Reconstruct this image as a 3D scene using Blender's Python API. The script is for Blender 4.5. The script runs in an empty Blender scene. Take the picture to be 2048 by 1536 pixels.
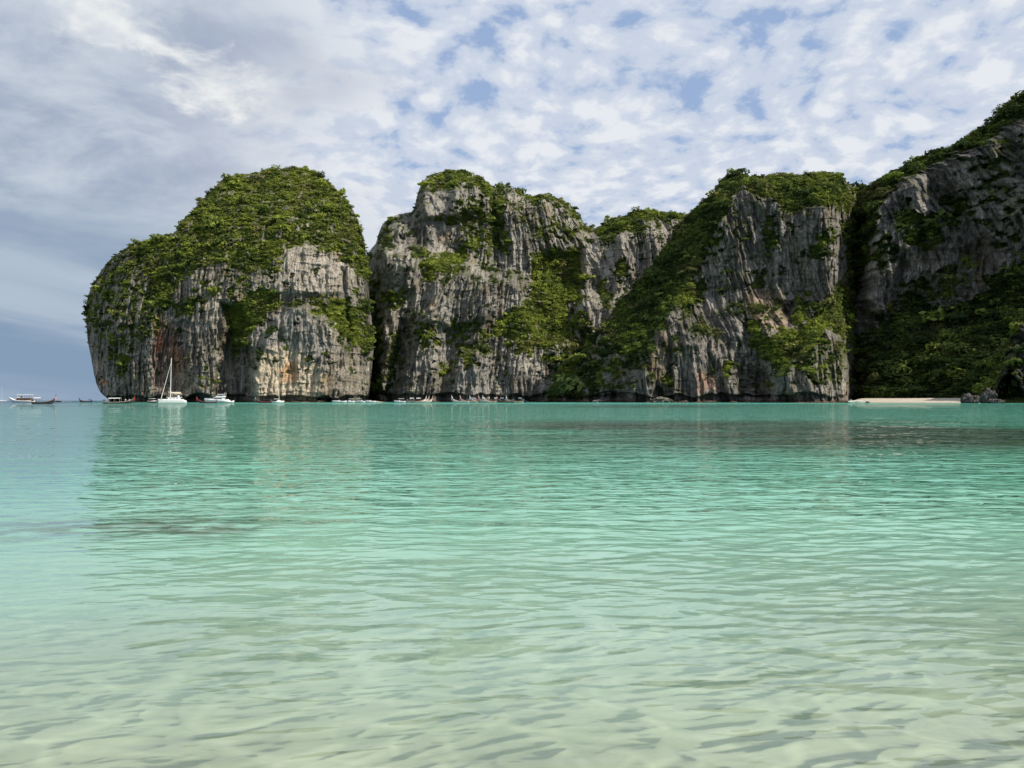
import bpy, bmesh, math, random
import numpy as np
from mathutils import Vector, Matrix

sc = bpy.context.scene
C = sc.collection
random.seed(5)
RNG = np.random.default_rng(11)

# ------------------------------------------------------------------ camera
F = 1536.0            # focal length in pixels of the 2048 px wide photograph
CX, YH = 1024.0, 801.0
EYE = 1.3
cam_d = bpy.data.cameras.new('camera')
cam = bpy.data.objects.new('camera', cam_d)
C.objects.link(cam)
cam.location = (0, 0, EYE)
cam.rotation_euler = (math.radians(90), 0, 0)
cam_d.sensor_width = 36.0
cam_d.lens = 36.0 * F / 2048.0
cam_d.shift_y = (YH - 768.0) / 2048.0
cam_d.clip_start = 0.1
cam_d.clip_end = 60000
sc.camera = cam

# ------------------------------------------------------------------ light
SUN_EL = math.radians(46)
SUN_PHI = math.radians(66)       # to the right of straight behind the camera
S = Vector((math.sin(SUN_PHI) * math.cos(SUN_EL), -math.cos(SUN_PHI) * math.cos(SUN_EL), math.sin(SUN_EL)))
sun_d = bpy.data.lights.new('sun', 'SUN')
sun_d.energy = 5.0
sun_d.angle = math.radians(0.5)
sun_d.color = (1.0, 0.93, 0.82)
sun = bpy.data.objects.new('sun', sun_d)
C.objects.link(sun)
sun.rotation_euler = S.to_track_quat('Z', 'Y').to_euler()

sc.view_settings.view_transform = 'Standard'
sc.view_settings.look = 'None'
sc.view_settings.gamma = 1
sc.view_settings.exposure = 0.0
sc.view_settings.use_curve_mapping = False
sc.render.engine = 'CYCLES'
sc.cycles.max_bounces = 6
sc.cycles.diffuse_bounces = 2
sc.cycles.glossy_bounces = 3
sc.cycles.transparent_max_bounces = 8
sc.cycles.caustics_reflective = False
sc.cycles.caustics_refractive = False


class NT:
    """Small helper for writing node trees."""
    def __init__(s, nt):
        s.nt = nt
        nt.nodes.clear()

    def put(s, sock, v):
        if v is None:
            return
        if isinstance(v, bpy.types.NodeSocket):
            s.nt.links.new(v, sock)
        else:
            if sock.type == 'RGBA' and len(v) == 3:
                v = (*v, 1.0)
            sock.default_value = v

    def n(s, t, ins=None, **props):
        nd = s.nt.nodes.new(t)
        for k, v in props.items():
            setattr(nd, k, v)
        for k, v in (ins or {}).items():
            s.put(nd.inputs[k], v)
        return nd

    def m(s, op, a, b=None, c=None, clamp=False):
        nd = s.nt.nodes.new('ShaderNodeMath')
        nd.operation = op
        nd.use_clamp = clamp
        s.put(nd.inputs[0], a)
        s.put(nd.inputs[1], b)
        s.put(nd.inputs[2], c)
        return nd.outputs[0]

    def vm(s, op, a, b=None, sc_=None):
        nd = s.nt.nodes.new('ShaderNodeVectorMath')
        nd.operation = op
        s.put(nd.inputs[0], a)
        s.put(nd.inputs[1], b)
        if sc_ is not None:
            s.put(nd.inputs['Scale'], sc_)
        return nd.outputs[0]

    def mr(s, v, a, b, c=0.0, d=1.0, smooth=True):
        nd = s.nt.nodes.new('ShaderNodeMapRange')
        nd.interpolation_type = 'SMOOTHSTEP' if smooth else 'LINEAR'
        for i, x in enumerate((v, a, b, c, d)):
            s.put(nd.inputs[i], x)
        return nd.outputs[0]

    def noise(s, vec, scale=1.0, detail=3.0, rough=0.5, dist=0.0):
        nd = s.n('ShaderNodeTexNoise', {'Vector': vec, 'Scale': scale, 'Detail': detail, 'Roughness': rough, 'Distortion': dist})
        return nd.outputs[0]

    def mix(s, f, a, b, mode='MIX'):
        nd = s.nt.nodes.new('ShaderNodeMix')
        nd.data_type = 'RGBA'
        nd.blend_type = mode
        s.put(nd.inputs[0], f)
        s.put(nd.inputs[6], a)
        s.put(nd.inputs[7], b)
        return nd.outputs[2]

    def comb(s, x, y, z):
        return s.n('ShaderNodeCombineXYZ', {0: x, 1: y, 2: z}).outputs[0]

    def sep(s, v):
        return s.n('ShaderNodeSeparateXYZ', {0: v}).outputs


def lin(r, g, b):
    f = lambda c: (c / 255.0 / 12.92) if c / 255.0 <= 0.04045 else ((c / 255.0 + 0.055) / 1.055) ** 2.4
    return (f(r), f(g), f(b))


# ------------------------------------------------------------------ sky
world = bpy.data.worlds.new('World')
sc.world = world
world.use_nodes = True
w = NT(world.node_tree)
SKY = 0.1
tc = w.n('ShaderNodeTexCoord').outputs['Generated']
sky = w.n('ShaderNodeTexSky', sky_type='NISHITA', sun_disc=False, sun_elevation=SUN_EL,
          sun_rotation=math.atan2(S.x, S.y), altitude=0, air_density=1.0, dust_density=1.2, ozone_density=1.5)
dx, dy, dz = w.sep(tc)
den = w.m('ADD', w.m('MAXIMUM', dz, 0.0), 0.26)
P = w.comb(w.m('DIVIDE', dx, den), w.m('DIVIDE', dy, den), 0.0)
warp = w.n('ShaderNodeTexNoise', {'Vector': P, 'Scale': 2.2, 'Detail': 3.0}).outputs[1]
P2 = w.vm('ADD', P, w.vm('SCALE', w.vm('SUBTRACT', warp, (0.5, 0.5, 0.5)), sc_=0.16))
ady = w.m('MAXIMUM', w.m('ABSOLUTE', dy), 0.05)
az = w.m('DIVIDE', dx, ady)
el = w.m('DIVIDE', dz, ady)
bank_n = w.noise(P, 1.6, 4.0)
left = w.mr(w.m('ADD', az, w.m('MULTIPLY', w.m('SUBTRACT', bank_n, 0.5), 0.55)), -0.46, -0.12, 1.0, 0.0)
vor = w.n('ShaderNodeTexVoronoi', {'Vector': P2, 'Scale': 15.0, 'Smoothness': 0.6}, feature='SMOOTH_F1').outputs[0]
cells = w.noise(P2, 13.0, 6.0, 0.58)
big = w.noise(P2, 1.9, 3.0, 0.5)
cov = w.m('ADD', w.m('MULTIPLY', cells, 0.88), w.m('MULTIPLY', big, 0.26))
cov = w.m('SUBTRACT', cov, w.m('MULTIPLY', vor, 0.30))
cov = w.m('ADD', cov, w.m('MULTIPLY', left, 0.30))
cov = w.m('ADD', cov, w.mr(el, 0.05, 0.42, 0.12, 0.055))
# cloud deck thinned towards the sun, out of view, to lower the fill light
cov = w.m('SUBTRACT', cov, w.mr(dy, 0.1, -0.9, 0.0, 0.14))
cov = w.m('ADD', cov, w.mr(dz, 0.5, 0.8, 0.0, 0.10))
mask = w.mr(cov, 0.29, 0.46, 0.22, 1.0)
puff = w.mr(w.m('ADD', w.m('SUBTRACT', cov, 0.02), w.m('MULTIPLY', w.m('SUBTRACT', w.noise(w.vm('ADD', P2, (0.03, 0.05, 0.0)), 9.0, 4.0, 0.6), 0.5), 0.2)), 0.44, 0.62)
ccol = w.mix(puff, (*lin(202, 212, 229), 1), (*lin(231, 235, 241), 1))
shade2 = w.noise(w.vm('MULTIPLY', P, (1.0, 1.2, 1.0)), 2.6, 7.0, 0.6, 0.3)
st = w.noise(w.comb(w.m('MULTIPLY', az, 2.2), w.m('MULTIPLY', w.m('ADD', el, w.m('MULTIPLY', az, 0.16)), 13.0), 0.0), 1.0, 5.0, 0.5, 0.5)
leftcol = w.mix(w.mr(shade2, 0.36, 0.64), (*lin(158, 171, 194), 1), (*lin(204, 213, 224), 1))
lowl = w.mix(w.mr(st, 0.36, 0.66), (*lin(134, 157, 183), 1), (*lin(180, 194, 210), 1))
leftcol = w.mix(w.mr(w.m('ADD', el, w.m('MULTIPLY', az, 0.12)), 0.08, 0.26), lowl, leftcol)
ccol = w.mix(left, ccol, leftcol)
rd = w.m('SUBTRACT', w.m('ADD', el, w.m('MULTIPLY', w.m('ADD', az, 0.36), 0.52)), 0.415)
rd = w.m('ADD', rd, w.m('MULTIPLY', w.m('SUBTRACT', w.noise(P2, 5.0, 7.0, 0.62), 0.5), 0.34))
rim = w.m('MULTIPLY', w.mr(w.m('ABSOLUTE', rd), 0.0, 0.06, 1.0, 0.0), w.m('MULTIPLY', w.mr(az, -0.68, -0.55), w.mr(az, -0.36, -0.26, 1.0, 0.0)))
rim = w.m('MULTIPLY', rim, w.mr(dy, 0.2, 0.5))
ccol = w.mix(w.m('MULTIPLY', rim, w.mr(w.noise(P2, 9.0, 6.0, 0.65), 0.3, 0.62, 0.25, 1.0)), ccol, (*lin(238, 240, 240), 1))
cl = w.vm('SCALE', ccol, sc_=1.0 / SKY)
blue = w.mix(0.6, sky.outputs[0], (*[c / SKY for c in lin(150, 184, 234)], 1))
col = w.mix(mask, blue, cl)
bg = w.n('ShaderNodeBackground', {'Color': col, 'Strength': SKY})
out = w.n('ShaderNodeOutputWorld', {'Surface': bg.outputs[0]})


# ------------------------------------------------------------------ numpy noise
_perm = np.random.default_rng(3).permutation(256).astype(np.int32)
_perm = np.concatenate([_perm, _perm, _perm])
_g = np.random.default_rng(4).normal(size=(256, 2)).astype(np.float32)
_g /= np.linalg.norm(_g, axis=1, keepdims=True)


def pn(x, y, seed=0):
    """2-D gradient noise, about -1..1"""
    x = np.asarray(x, np.float32); y = np.asarray(y, np.float32)
    x, y = np.broadcast_arrays(x, y)
    xi = np.floor(x).astype(np.int32); yi = np.floor(y).astype(np.int32)
    xf = x - xi; yf = y - yi
    ux = xf * xf * xf * (xf * (xf * 6 - 15) + 10)
    uy = yf * yf * yf * (yf * (yf * 6 - 15) + 10)

    def g(a, b, fx, fy):
        h = _perm[(_perm[(a + seed * 17) & 255] + b + seed * 31) & 255]
        return _g[h, 0] * fx + _g[h, 1] * fy
    n00 = g(xi, yi, xf, yf); n10 = g(xi + 1, yi, xf - 1, yf)
    n01 = g(xi, yi + 1, xf, yf - 1); n11 = g(xi + 1, yi + 1, xf - 1, yf - 1)
    a = n00 + ux * (n10 - n00); b = n01 + ux * (n11 - n01)
    return (a + uy * (b - a)) * 1.5


def fbm(x, y, o=4, seed=0, gain=0.5):
    r = 0; a = 1; t = 0
    for i in range(o):
        r = r + a * pn(x * 2 ** i + 5.3 * i, y * 2 ** i - 3.7 * i, seed + i)
        t += a; a *= gain
    return r / t


def ridge(x, y, seed=0):
    return 1 - 2 * np.abs(pn(x, y, seed))


def ss(x, a, b):
    t = np.clip((x - a) / (b - a + 1e-12), 0, 1)
    return t * t * (3 - 2 * t)


def sdpoly(px, py, poly):
    """signed distance to a polygon, negative inside"""
    d = np.full(px.shape, 1e9, np.float32)
    inside = np.zeros(px.shape, bool)
    n = len(poly)
    for i in range(n):
        ax, ay = poly[i]; bx, by = poly[(i + 1) % n]
        ex, ey = bx - ax, by - ay
        wx, wy = px - ax, py - ay
        t = np.clip((wx * ex + wy * ey) / (ex * ex + ey * ey + 1e-9), 0, 1)
        d = np.minimum(d, np.hypot(wx - ex * t, wy - ey * t))
        c = ((ay <= py) & (by > py)) | ((by <= py) & (ay > py))
        xc = ax + (py - ay) / (by - ay if by != ay else 1e-9) * ex
        inside ^= c & (px < xc)
    return np.where(inside, -d, d)


def mesh_from(name, verts, faces):
    me = bpy.data.meshes.new(name)
    v = np.asarray(verts, np.float32); f = np.asarray(faces, np.int32)
    me.vertices.add(len(v)); me.vertices.foreach_set('co', v.ravel())
    k = f.shape[1] if len(f) else 4
    me.loops.add(f.size); me.loops.foreach_set('vertex_index', f.ravel())
    me.polygons.add(len(f)); me.polygons.foreach_set('loop_start', np.arange(len(f), dtype=np.int32) * k)
    me.update(calc_edges=True)
    return me


def grid_faces(nr, nc):
    a = (np.arange(nr - 1)[:, None] * nc + np.arange(nc - 1)[None, :]).ravel()
    return np.stack([a, a + 1, a + 1 + nc, a + nc], 1)


def add_attr(me, name, arr, typ='FLOAT_COLOR', dom='POINT'):
    at = me.attributes.new(name, typ, dom)
    if typ == 'FLOAT_COLOR':
        a = np.ones((len(arr), 4), np.float32); a[:, :3] = arr
        at.data.foreach_set('color', a.ravel())
    elif typ == 'FLOAT_VECTOR':
        at.data.foreach_set('vector', np.asarray(arr, np.float32).ravel())
    else:
        at.data.foreach_set('value', np.asarray(arr).ravel())


def link(name, me, parent=None, **props):
    o = bpy.data.objects.new(name, me)
    C.objects.link(o)
    if parent is not None:
        o.parent = parent
    for k, v in props.items():
        o[k] = v
    return o


def mat(name):
    m = bpy.data.materials.new(name)
    m.use_nodes = True
    return m, NT(m.node_tree)


# ------------------------------------------------------------------ materials
def rock_material():
    m, t = mat('limestone')
    geo = t.n('ShaderNodeNewGeometry').outputs['Position']
    alb = t.n('ShaderNodeAttribute', attribute_name='alb').outputs['Color']
    veg = t.n('ShaderNodeAttribute', attribute_name='veg').outputs['Fac']
    st = t.noise(t.vm('MULTIPLY', geo, (0.9, 0.9, 0.09)), 1.0, 6.0, 0.68, 0.6)
    fine = t.noise(t.vm('MULTIPLY', geo, (1.6, 1.6, 0.8)), 1.0, 4.0, 0.6)
    f = t.m('MULTIPLY', t.mr(st, 0.34, 0.66, 0.5, 1.35), t.mr(fine, 0.32, 0.68, 0.68, 1.28))
    c = t.vm('SCALE', alb, sc_=f)
    hgt = t.m('ADD', t.noise(t.vm('MULTIPLY', geo, (0.9, 0.9, 0.14)), 1.0, 7.0, 0.72), t.m('MULTIPLY', t.noise(geo, 0.9, 5.0, 0.6), 0.6))
    b = t.n('ShaderNodeBump', {'Strength': 1.0, 'Distance': 2.4, 'Height': hgt})
    p = t.n('ShaderNodeBsdfPrincipled', {'Base Color': c, 'Roughness': 0.92, 'Normal': b.outputs[0]})
    p.inputs['Specular IOR Level'].default_value = 0.2
    t.n('ShaderNodeOutputMaterial', {'Surface': p.outputs[0]})
    return m


def leaf_material(name='foliage'):
    m, t = mat(name)
    tint = t.n('ShaderNodeAttribute', attribute_name='tint', attribute_type='INSTANCER').outputs['Color']
    geo = t.n('ShaderNodeNewGeometry')
    v = t.mr(geo.outputs['Random Per Island'], 0, 1, 0.6, 1.35, False)
    oi = t.n('ShaderNodeObjectInfo').outputs['Random']
    c = t.vm('SCALE', tint, sc_=t.m('MULTIPLY', v, t.mr(oi, 0, 1, 0.8, 1.2, False)))
    d = t.n('ShaderNodeBsdfDiffuse', {'Color': c})
    tr = t.n('ShaderNodeBsdfTranslucent', {'Color': t.vm('MULTIPLY', c, (1.1, 1.2, 0.6))})
    mx = t.n('ShaderNodeMixShader', {0: 0.28, 1: d.outputs[0], 2: tr.outputs[0]})
    t.n('ShaderNodeOutputMaterial', {'Surface': mx.outputs[0]})
    return m


def plain(name, col, rough=0.5, var=0.12, metal=0.0, scale=2.0, spec=0.5):
    m, t = mat(name)
    tc_ = t.n('ShaderNodeTexCoord').outputs['Object']
    n_ = t.noise(tc_, scale, 4.0, 0.6)
    c = t.vm('SCALE', col, sc_=t.mr(n_, 0.3, 0.7, 1 - var, 1 + var))
    p = t.n('ShaderNodeBsdfPrincipled', {'Base Color': c, 'Roughness': rough, 'Metallic': metal})
    p.inputs['Specular IOR Level'].default_value = spec
    t.n('ShaderNodeOutputMaterial', {'Surface': p.outputs[0]})
    return m


ROCK = rock_material()
LEAF = leaf_material()
BARK = plain('bark', (0.22, 0.19, 0.15), 0.9, 0.3, 0, 3.0, 0.1)

# ------------------------------------------------------------------ foliage prototypes (raw arrays)
def leaf_cloud(seed, n, lobes, leaf, flat=1.0, spread=0.55, only_top=True):
    """n leaf quads scattered over a few lobes; unit-size crown around the origin"""
    r = np.random.default_rng(seed)
    cen = np.stack([r.uniform(-spread, spread, lobes), r.uniform(-spread, spread, lobes), r.uniform(0.05, 0.62, lobes) * flat], 1)
    rad = r.uniform(0.30, 0.52, lobes)
    k = r.integers(0, lobes, n)
    d = r.normal(size=(n, 3)); d[:, 2] = np.abs(d[:, 2]) * 0.9 - 0.25 if only_top else d[:, 2]
    d /= np.linalg.norm(d, axis=1, keepdims=True)
    rr = rad[k] * r.uniform(0.78, 1.08, n)
    pos = cen[k] + d * rr[:, None] * np.array([1, 1, flat])
    nrm = d * 1.0 + r.normal(size=(n, 3)) * 0.45 + np.array([0, 0, 0.25])
    nrm /= np.linalg.norm(nrm, axis=1, keepdims=True)
    a = np.cross(nrm, r.normal(size=(n, 3))); a /= np.linalg.norm(a, axis=1, keepdims=True)
    b = np.cross(nrm, a)
    s = leaf * r.uniform(0.6, 1.3, n)[:, None]
    V = np.stack([pos - a * s, pos - b * s * 0.6, pos + a * s, pos + b * s * 0.6], 1).reshape(-1, 3)
    Fc = np.arange(n * 4).reshape(-1, 4)
    return V.astype(np.float32), Fc


PROTO = [leaf_cloud(20 + i, 170, 5 + i % 3, 0.15, 0.85) for i in range(5)] + [leaf_cloud(40 + i, 110, 4, 0.17, 0.5, 0.7) for i in range(2)]


def scatter_group():
    g = bpy.data.node_groups.new('bush_scatter', 'GeometryNodeTree')
    g.interface.new_socket('Geometry', in_out='INPUT', socket_type='NodeSocketGeometry')
    g.interface.new_socket('Geometry', in_out='OUTPUT', socket_type='NodeSocketGeometry')
    N = g.nodes.new; L = g.links.new
    gi = N('NodeGroupInput'); go = N('NodeGroupOutput')

    def attr(nm, ty):
        a = N('GeometryNodeInputNamedAttribute'); a.data_type = ty; a.inputs['Name'].default_value = nm
        return a.outputs['Attribute']
    pr = attr('proto', 'INT')
    cmp_ = N('FunctionNodeCompare'); cmp_.data_type = 'INT'; cmp_.operation = 'GREATER_EQUAL'
    L(pr, cmp_.inputs[2]); cmp_.inputs[3].default_value = 0
    sep = N('GeometryNodeSeparateGeometry'); sep.domain = 'POINT'
    L(gi.outputs[0], sep.inputs[0]); L(cmp_.outputs[0], sep.inputs[1])
    sp = N('GeometryNodeSplitToInstances'); sp.domain = 'POINT'
    L(sep.outputs[0], sp.inputs[0]); L(pr, sp.inputs['Group ID'])
    iop = N('GeometryNodeInstanceOnPoints')
    L(sep.outputs[1], iop.inputs['Points']); L(sp.outputs[0], iop.inputs['Instance'])
    iop.inputs['Pick Instance'].default_value = True
    L(attr('pick', 'INT'), iop.inputs['Instance Index'])
    e2r = N('FunctionNodeEulerToRotation'); L(attr('rot', 'FLOAT_VECTOR'), e2r.inputs[0])
    L(e2r.outputs[0], iop.inputs['Rotation'])
    L(attr('size', 'FLOAT_VECTOR'), iop.inputs['Scale'])
    L(iop.outputs[0], go.inputs[0])
    return g


SG = scatter_group()


def scatter(name, pts, size, tint, **props):
    V = []; Fc = []; pr = []; off = 0
    for i, (v_, f_) in enumerate(PROTO):
        V.append(v_); Fc.append(f_ + off); pr.append(np.full(len(v_), i)); off += len(v_)
    n = len(pts)
    V.append(np.asarray(pts, np.float32)); pr.append(np.full(n, -1))
    me = mesh_from(name, np.concatenate(V), np.concatenate(Fc))
    z = lambda a, k: np.concatenate([np.zeros((off, k), np.float32), a])
    add_attr(me, 'proto', np.concatenate(pr).astype(np.int32), 'INT')
    add_attr(me, 'pick', np.concatenate([np.zeros(off, np.int32), RNG.integers(0, len(PROTO), n).astype(np.int32)]), 'INT')
    rot = np.stack([RNG.uniform(-.2, .2, n), RNG.uniform(-.2, .2, n), RNG.uniform(0, 6.28, n)], 1)
    add_attr(me, 'rot', z(rot, 3), 'FLOAT_VECTOR')
    sz = np.stack([size, size * RNG.uniform(.8, 1.2, n), size * RNG.uniform(.75, 1.15, n)], 1)
    add_attr(me, 'size', z(sz, 3), 'FLOAT_VECTOR')
    add_attr(me, 'tint', z(tint, 3), 'FLOAT_COLOR')
    me.materials.append(LEAF)
    o = link(name, me, **props)
    md = o.modifiers.new('scatter', 'NODES'); md.node_group = SG
    return o


# ------------------------------------------------------------------ cliffs
def world_pt(px, py, D):
    return np.stack([(px - CX) / F * D, D, EYE + (YH - py) / F * D], -1)


GREEN_D = np.array([0.050, 0.074, 0.026])
GREEN_M = np.array([0.125, 0.160, 0.042])
GREEN_B = np.array([0.250, 0.290, 0.055])
OLIVE = np.array([0.200, 0.175, 0.075])

ALL = {}


def cliff(name, sky_pts, bot_pts, base, step, veg_polys, feats, warm=(), jag=2.0, flute=1.0, back=120.0,
          rockcol=(0.47, 0.42, 0.345), under=None, label=None, seed=0, leaf_shade=None, bush=2.3, dens=1.0, vk=1.0):
    """One massif: a displaced front face between the waterline and the skyline, closed by side walls and a back.
    All shapes are laid out as bearings from the bay and given their own distance by base()."""
    x0 = max(sky_pts[0][0], bot_pts[0][0]); x1 = min(sky_pts[-1][0], bot_pts[-1][0])
    nc = int((x1 - x0) / step) + 1
    px = np.linspace(x0, x1, nc)
    sx, sy = zip(*sky_pts); bx_, by_ = zip(*bot_pts)
    top = np.interp(px, sx, sy); bot = np.interp(px, bx_, by_)
    ed = np.minimum(ss(px, x0, x0 + 25), ss(-px, -x1, -x1 + 25))
    top = top + jag * ed * (fbm(px / 16, px * 0 + seed, 4, seed) * 1.6)
    nr = int((bot.max() - top.min()) / step) + 1
    v = np.linspace(0, 1, nr)[:, None]
    PX = np.broadcast_to(px, (nr, nc)).astype(np.float32)
    PY = (bot + (top - bot) * v).astype(np.float32)
    H = np.clip(v, 0, 1) * np.ones_like(PX)
    D = base(PX, PY, H)
    X = (PX - CX) / F * D; Z = EYE + (YH - PY) / F * D
    # vegetation mask
    nz = fbm(X / 9, Z / 7, 5, seed + 3) * 1.6
    veg = np.zeros_like(PX)
    bright = np.zeros_like(PX)
    moss = np.zeros_like(PX)
    for poly, d, br in veg_polys:
        sd = sdpoly(PX, PY, poly) + nz * 17 + 9 * fbm(X / 30, Z / 26, 2, seed + 51)
        mk = ss(-sd, -3, 5) * d
        moss = np.maximum(moss, ss(-sd, -8, 14) * d)
        bright = np.where(mk > veg, min(br + 0.14, 1.0), bright)
        veg = np.maximum(veg, mk)
    patch = fbm(X / 6 + 9, Z / 5, 4, seed + 8)
    veg = np.where(veg > 0.92, veg, ss(veg * 1.2 + patch * 1.5, 0.50, 0.82) * (veg > 0.02))
    spots = ss(fbm(X / 9 - 3, Z / 7, 5, seed + 12, 0.7), 0.24, 0.36) * 0.8
    veg = np.maximum(veg, spots * (PY < 770) * vk)
    # rock relief
    q = 1 - 0.75 * veg
    xw = X + 3.0 * fbm(X / 18, Z / 26, 3, seed + 1) + 0.18 * Z * pn(X / 90, Z / 200, seed)
    rel = 7.5 * fbm(xw / 30, Z / 95, 3, seed + 2)
    rel += 3.4 * ridge(xw / 11, Z / 60, seed + 4) * q * flute
    rel += 2.5 * ridge(xw / 4.2 + 3, Z / 30, seed + 5) * q * flute
    rel += 1.4 * ridge(xw / 2.0, Z / 11, seed + 6) * q * flute
    rel += 1.0 * pn(xw / 1.1, Z / 6, seed + 16) * q * flute
    rel += 1.1 * ridge(xw / 3.1 + 7, Z / 7.5, seed + 19) * q * ss(fbm(X / 30, Z / 26, 2, seed + 52), -0.3, 0.3)
    rel += 2.1 * fbm(X / 6, Z / 6, 4, seed + 7, 0.62) * (1 + 0.5 * pn(X / 30, Z / 30, seed + 17))
    # broken steps: bedding planes and blocks
    bz = Z / 7.5 + 0.6 * fbm(X / 25, Z / 30, 2, seed + 9)
    saw = bz - np.floor(bz)
    rel += 1.3 * (0.5 - saw) * ss(fbm(X / 20, Z / 15, 2, seed + 10), -0.2, 0.3) * q
    cr = np.abs(pn(xw / 9 + Z / 60, Z / 45, seed + 14))
    rel -= 2.0 * (1 - ss(cr, 0, 0.09)) * q * ss(fbm(X / 22, Z / 22, 2, seed + 15), -0.05, 0.25)
    for fn in feats:
        rel += fn(PX, PY, X, Z, nz)
    edge = np.minimum(np.minimum(ss(PX, x0 - 2, x0 + 22), ss(-PX, -x1 - 2, -x1 + 22)), 1)
    rel *= 0.35 + 0.65 * edge
    # wave-cut notch at the waterline with the shelf under it
    if under is not None:
        hn, dn = under
        nh = hn * (1 + 1.1 * fbm(X / 21, X * 0, 5, seed + 20, 0.6))
        cut = ss(-Z, -nh - 0.7, -nh + 0.5) * ss(Z, -0.4, 0.9)
        rel -= dn * cut * ss(fbm(X / 30, X * 0 + 2, 2, seed + 21), -0.55, -0.1)
        rel += 2.2 * ss(-Z, -1.0, -0.2)
    D2 = D - rel
    top_b = np.linspace(0, 1, nr)[:, None]
    Pt = world_pt(PX, PY, D2).reshape(-1, 3).astype(np.float32)
    # small plants take hold wherever the face leans back
    lean = np.gradient(D2, axis=0) / (np.gradient(Z, axis=0) + 1e-6)
    k = 3
    cs = np.cumsum(np.pad(lean, ((k, k), (0, 0)), mode='edge'), 0)
    lean = (cs[2 * k:] - cs[:-2 * k]) / (2 * k)
    hold = ss(lean, 0.45, 1.6) * ss(fbm(X / 16, Z / 14, 4, seed + 18), -0.25, 0.35) * (Z > 9) * (0.4 + 0.6 * vk)
    veg = np.maximum(veg, hold * 0.95 * (rng_ := np.ones_like(veg)))
    # albedo
    stain_relief = np.clip(ss(fbm(xw / 3.2, Z / 38, 5, seed + 30, 0.65), -0.12, 0.3) * 0.8 + 0.35 * ss(-pn(xw / 1.3, Z / 9, seed + 36), 0.0, 0.5) + 0.25 * ss(-rel + fbm(X/12,Z/40,2,seed)*3, -1, 6), 0, 1)  # streak stains, plus darkening where the relief sinks in
    pale = ss(fbm(xw / 7, Z / 25, 4, seed + 31), 0.05, 0.5)
    brown = ss(fbm(xw / 12, Z / 28, 4, seed + 32), 0.1, 0.5)
    rock = np.array(rockcol)[None, None, :] * np.ones((nr, nc, 1))
    rock = rock * (1 + 0.5 * pale[..., None]) * (1 - 0.54 * stain_relief[..., None])
    rock = rock * (1 - brown[..., None] * np.array([0.08, 0.22, 0.38]) * 0.8)
    lich = ss(fbm(X / 14, Z / 12, 4, seed + 33), 0.1, 0.5)[..., None]
    rock = rock * (1 - lich * np.array([0.22, 0.18, 0.34]))
    rock = rock * (0.62 + 0.5 * ss(fbm(X / 36, Z / 30, 3, seed + 37), -0.4, 0.3))[..., None]
    speck = ss(-fbm(X / 2.2, Z / 2.2, 3, seed + 38, 0.6), 0.12, 0.42)[..., None]
    rock = rock * (1 - 0.5 * speck)
    for poly, colr, amt, soft in warm:
        sd = sdpoly(PX, PY, poly) + nz * 9
        mk = ss(-sd, -soft, soft) * amt * (0.55 + 0.45 * ss(fbm(xw / 4, Z / 26, 4, seed + 35), -0.35, 0.3))
        rock = rock * (1 - mk[..., None]) + np.array(colr) * mk[..., None]
    wet = ss(-Z, -2.2, -0.6)[..., None]
    rock = rock * (1 - wet * np.array([0.55, 0.66, 0.72]))
    ms = (moss * (0.45 + 0.4 * ss(fbm(X / 4, Z / 4, 3, seed + 53), -0.3, 0.3)))[..., None]
    rock = rock * (1 - ms) + np.array([0.125, 0.135, 0.060]) * ms
    grass = (GREEN_M * 0.8 * (1 - bright[..., None]) + GREEN_B * 0.75 * bright[..., None])
    grass = grass * (0.8 + 0.5 * ss(patch, -0.3, 0.4))[..., None]
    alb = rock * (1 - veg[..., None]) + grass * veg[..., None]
    # mesh: front grid + skirt going back over the crest and down behind
    ntop = 6
    Dt = D2[-1]; pxs = px
    rows = [Pt]
    tz = EYE + (YH - PY[-1]) / F * Dt; tx = Pt.reshape(nr, nc, 3)[-1, :, 0]
    hang0 = PY[0] < 798; zbot = Pt.reshape(nr, nc, 3)[0, :, 2]
    rows_alb = [alb.reshape(-1, 3)]; rows_veg = [veg.ravel()]
    for k in range(1, ntop + 1):
        s_ = k / ntop
        zz = tz * (1 - s_ ** 2.2) - 3.0 * s_
        zz = np.where(hang0, np.maximum(zz, zbot + 3), zz)
        bk = back * s_
        pts = np.stack([tx * (1 + bk / Dt * np.where((np.arange(nc) > nc * 0.6) & (tx < 0), 1.02, 0.86)), Dt + bk, zz - 0.5 * k], 1)
        rows.append(pts.astype(np.float32)); rows_alb.append(np.tile(GREEN_M * 0.8, (nc, 1))); rows_veg.append(np.ones(nc))
    # below water
    b0 = Pt.reshape(nr, nc, 3)[0].copy(); hang = PY[0] < 798
    b0[:, 2] = np.where(hang, b0[:, 2] + 2, -6); b0[:, 0] *= np.where(hang, 1 + 60 / b0[:, 1] * np.where(np.arange(nc) < nc / 2, 0.93, 1.05), 1); b0[:, 1] += np.where(hang, 60, 1)
    Vv = np.concatenate([b0] + rows)
    al = np.concatenate([alb[0] * 0.6] + rows_alb); vg = np.concatenate([veg[0]] + rows_veg)
    NR = nr + ntop + 1
    fc = grid_faces(NR, nc)
    me = mesh_from(name, Vv, fc)
    add_attr(me, 'alb', al); add_attr(me, 'veg', vg, 'FLOAT')
    me.materials.append(ROCK)
    me.polygons.foreach_set('use_smooth', np.ones(len(me.polygons), bool))
    o = link(name, me, kind='structure')
    if label: o['label'] = label
    # scrub points, spread evenly over the picture of the face
    P3 = Pt.reshape(nr, nc, 3)
    dist = D2
    area = (step / F * dist) ** 2
    prob = veg * area / (bush * bush * 0.45) * dens
    pick = (RNG.random(prob.shape) < prob) & (veg > 0.3)
    pr_, pc_ = np.nonzero(pick)
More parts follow.
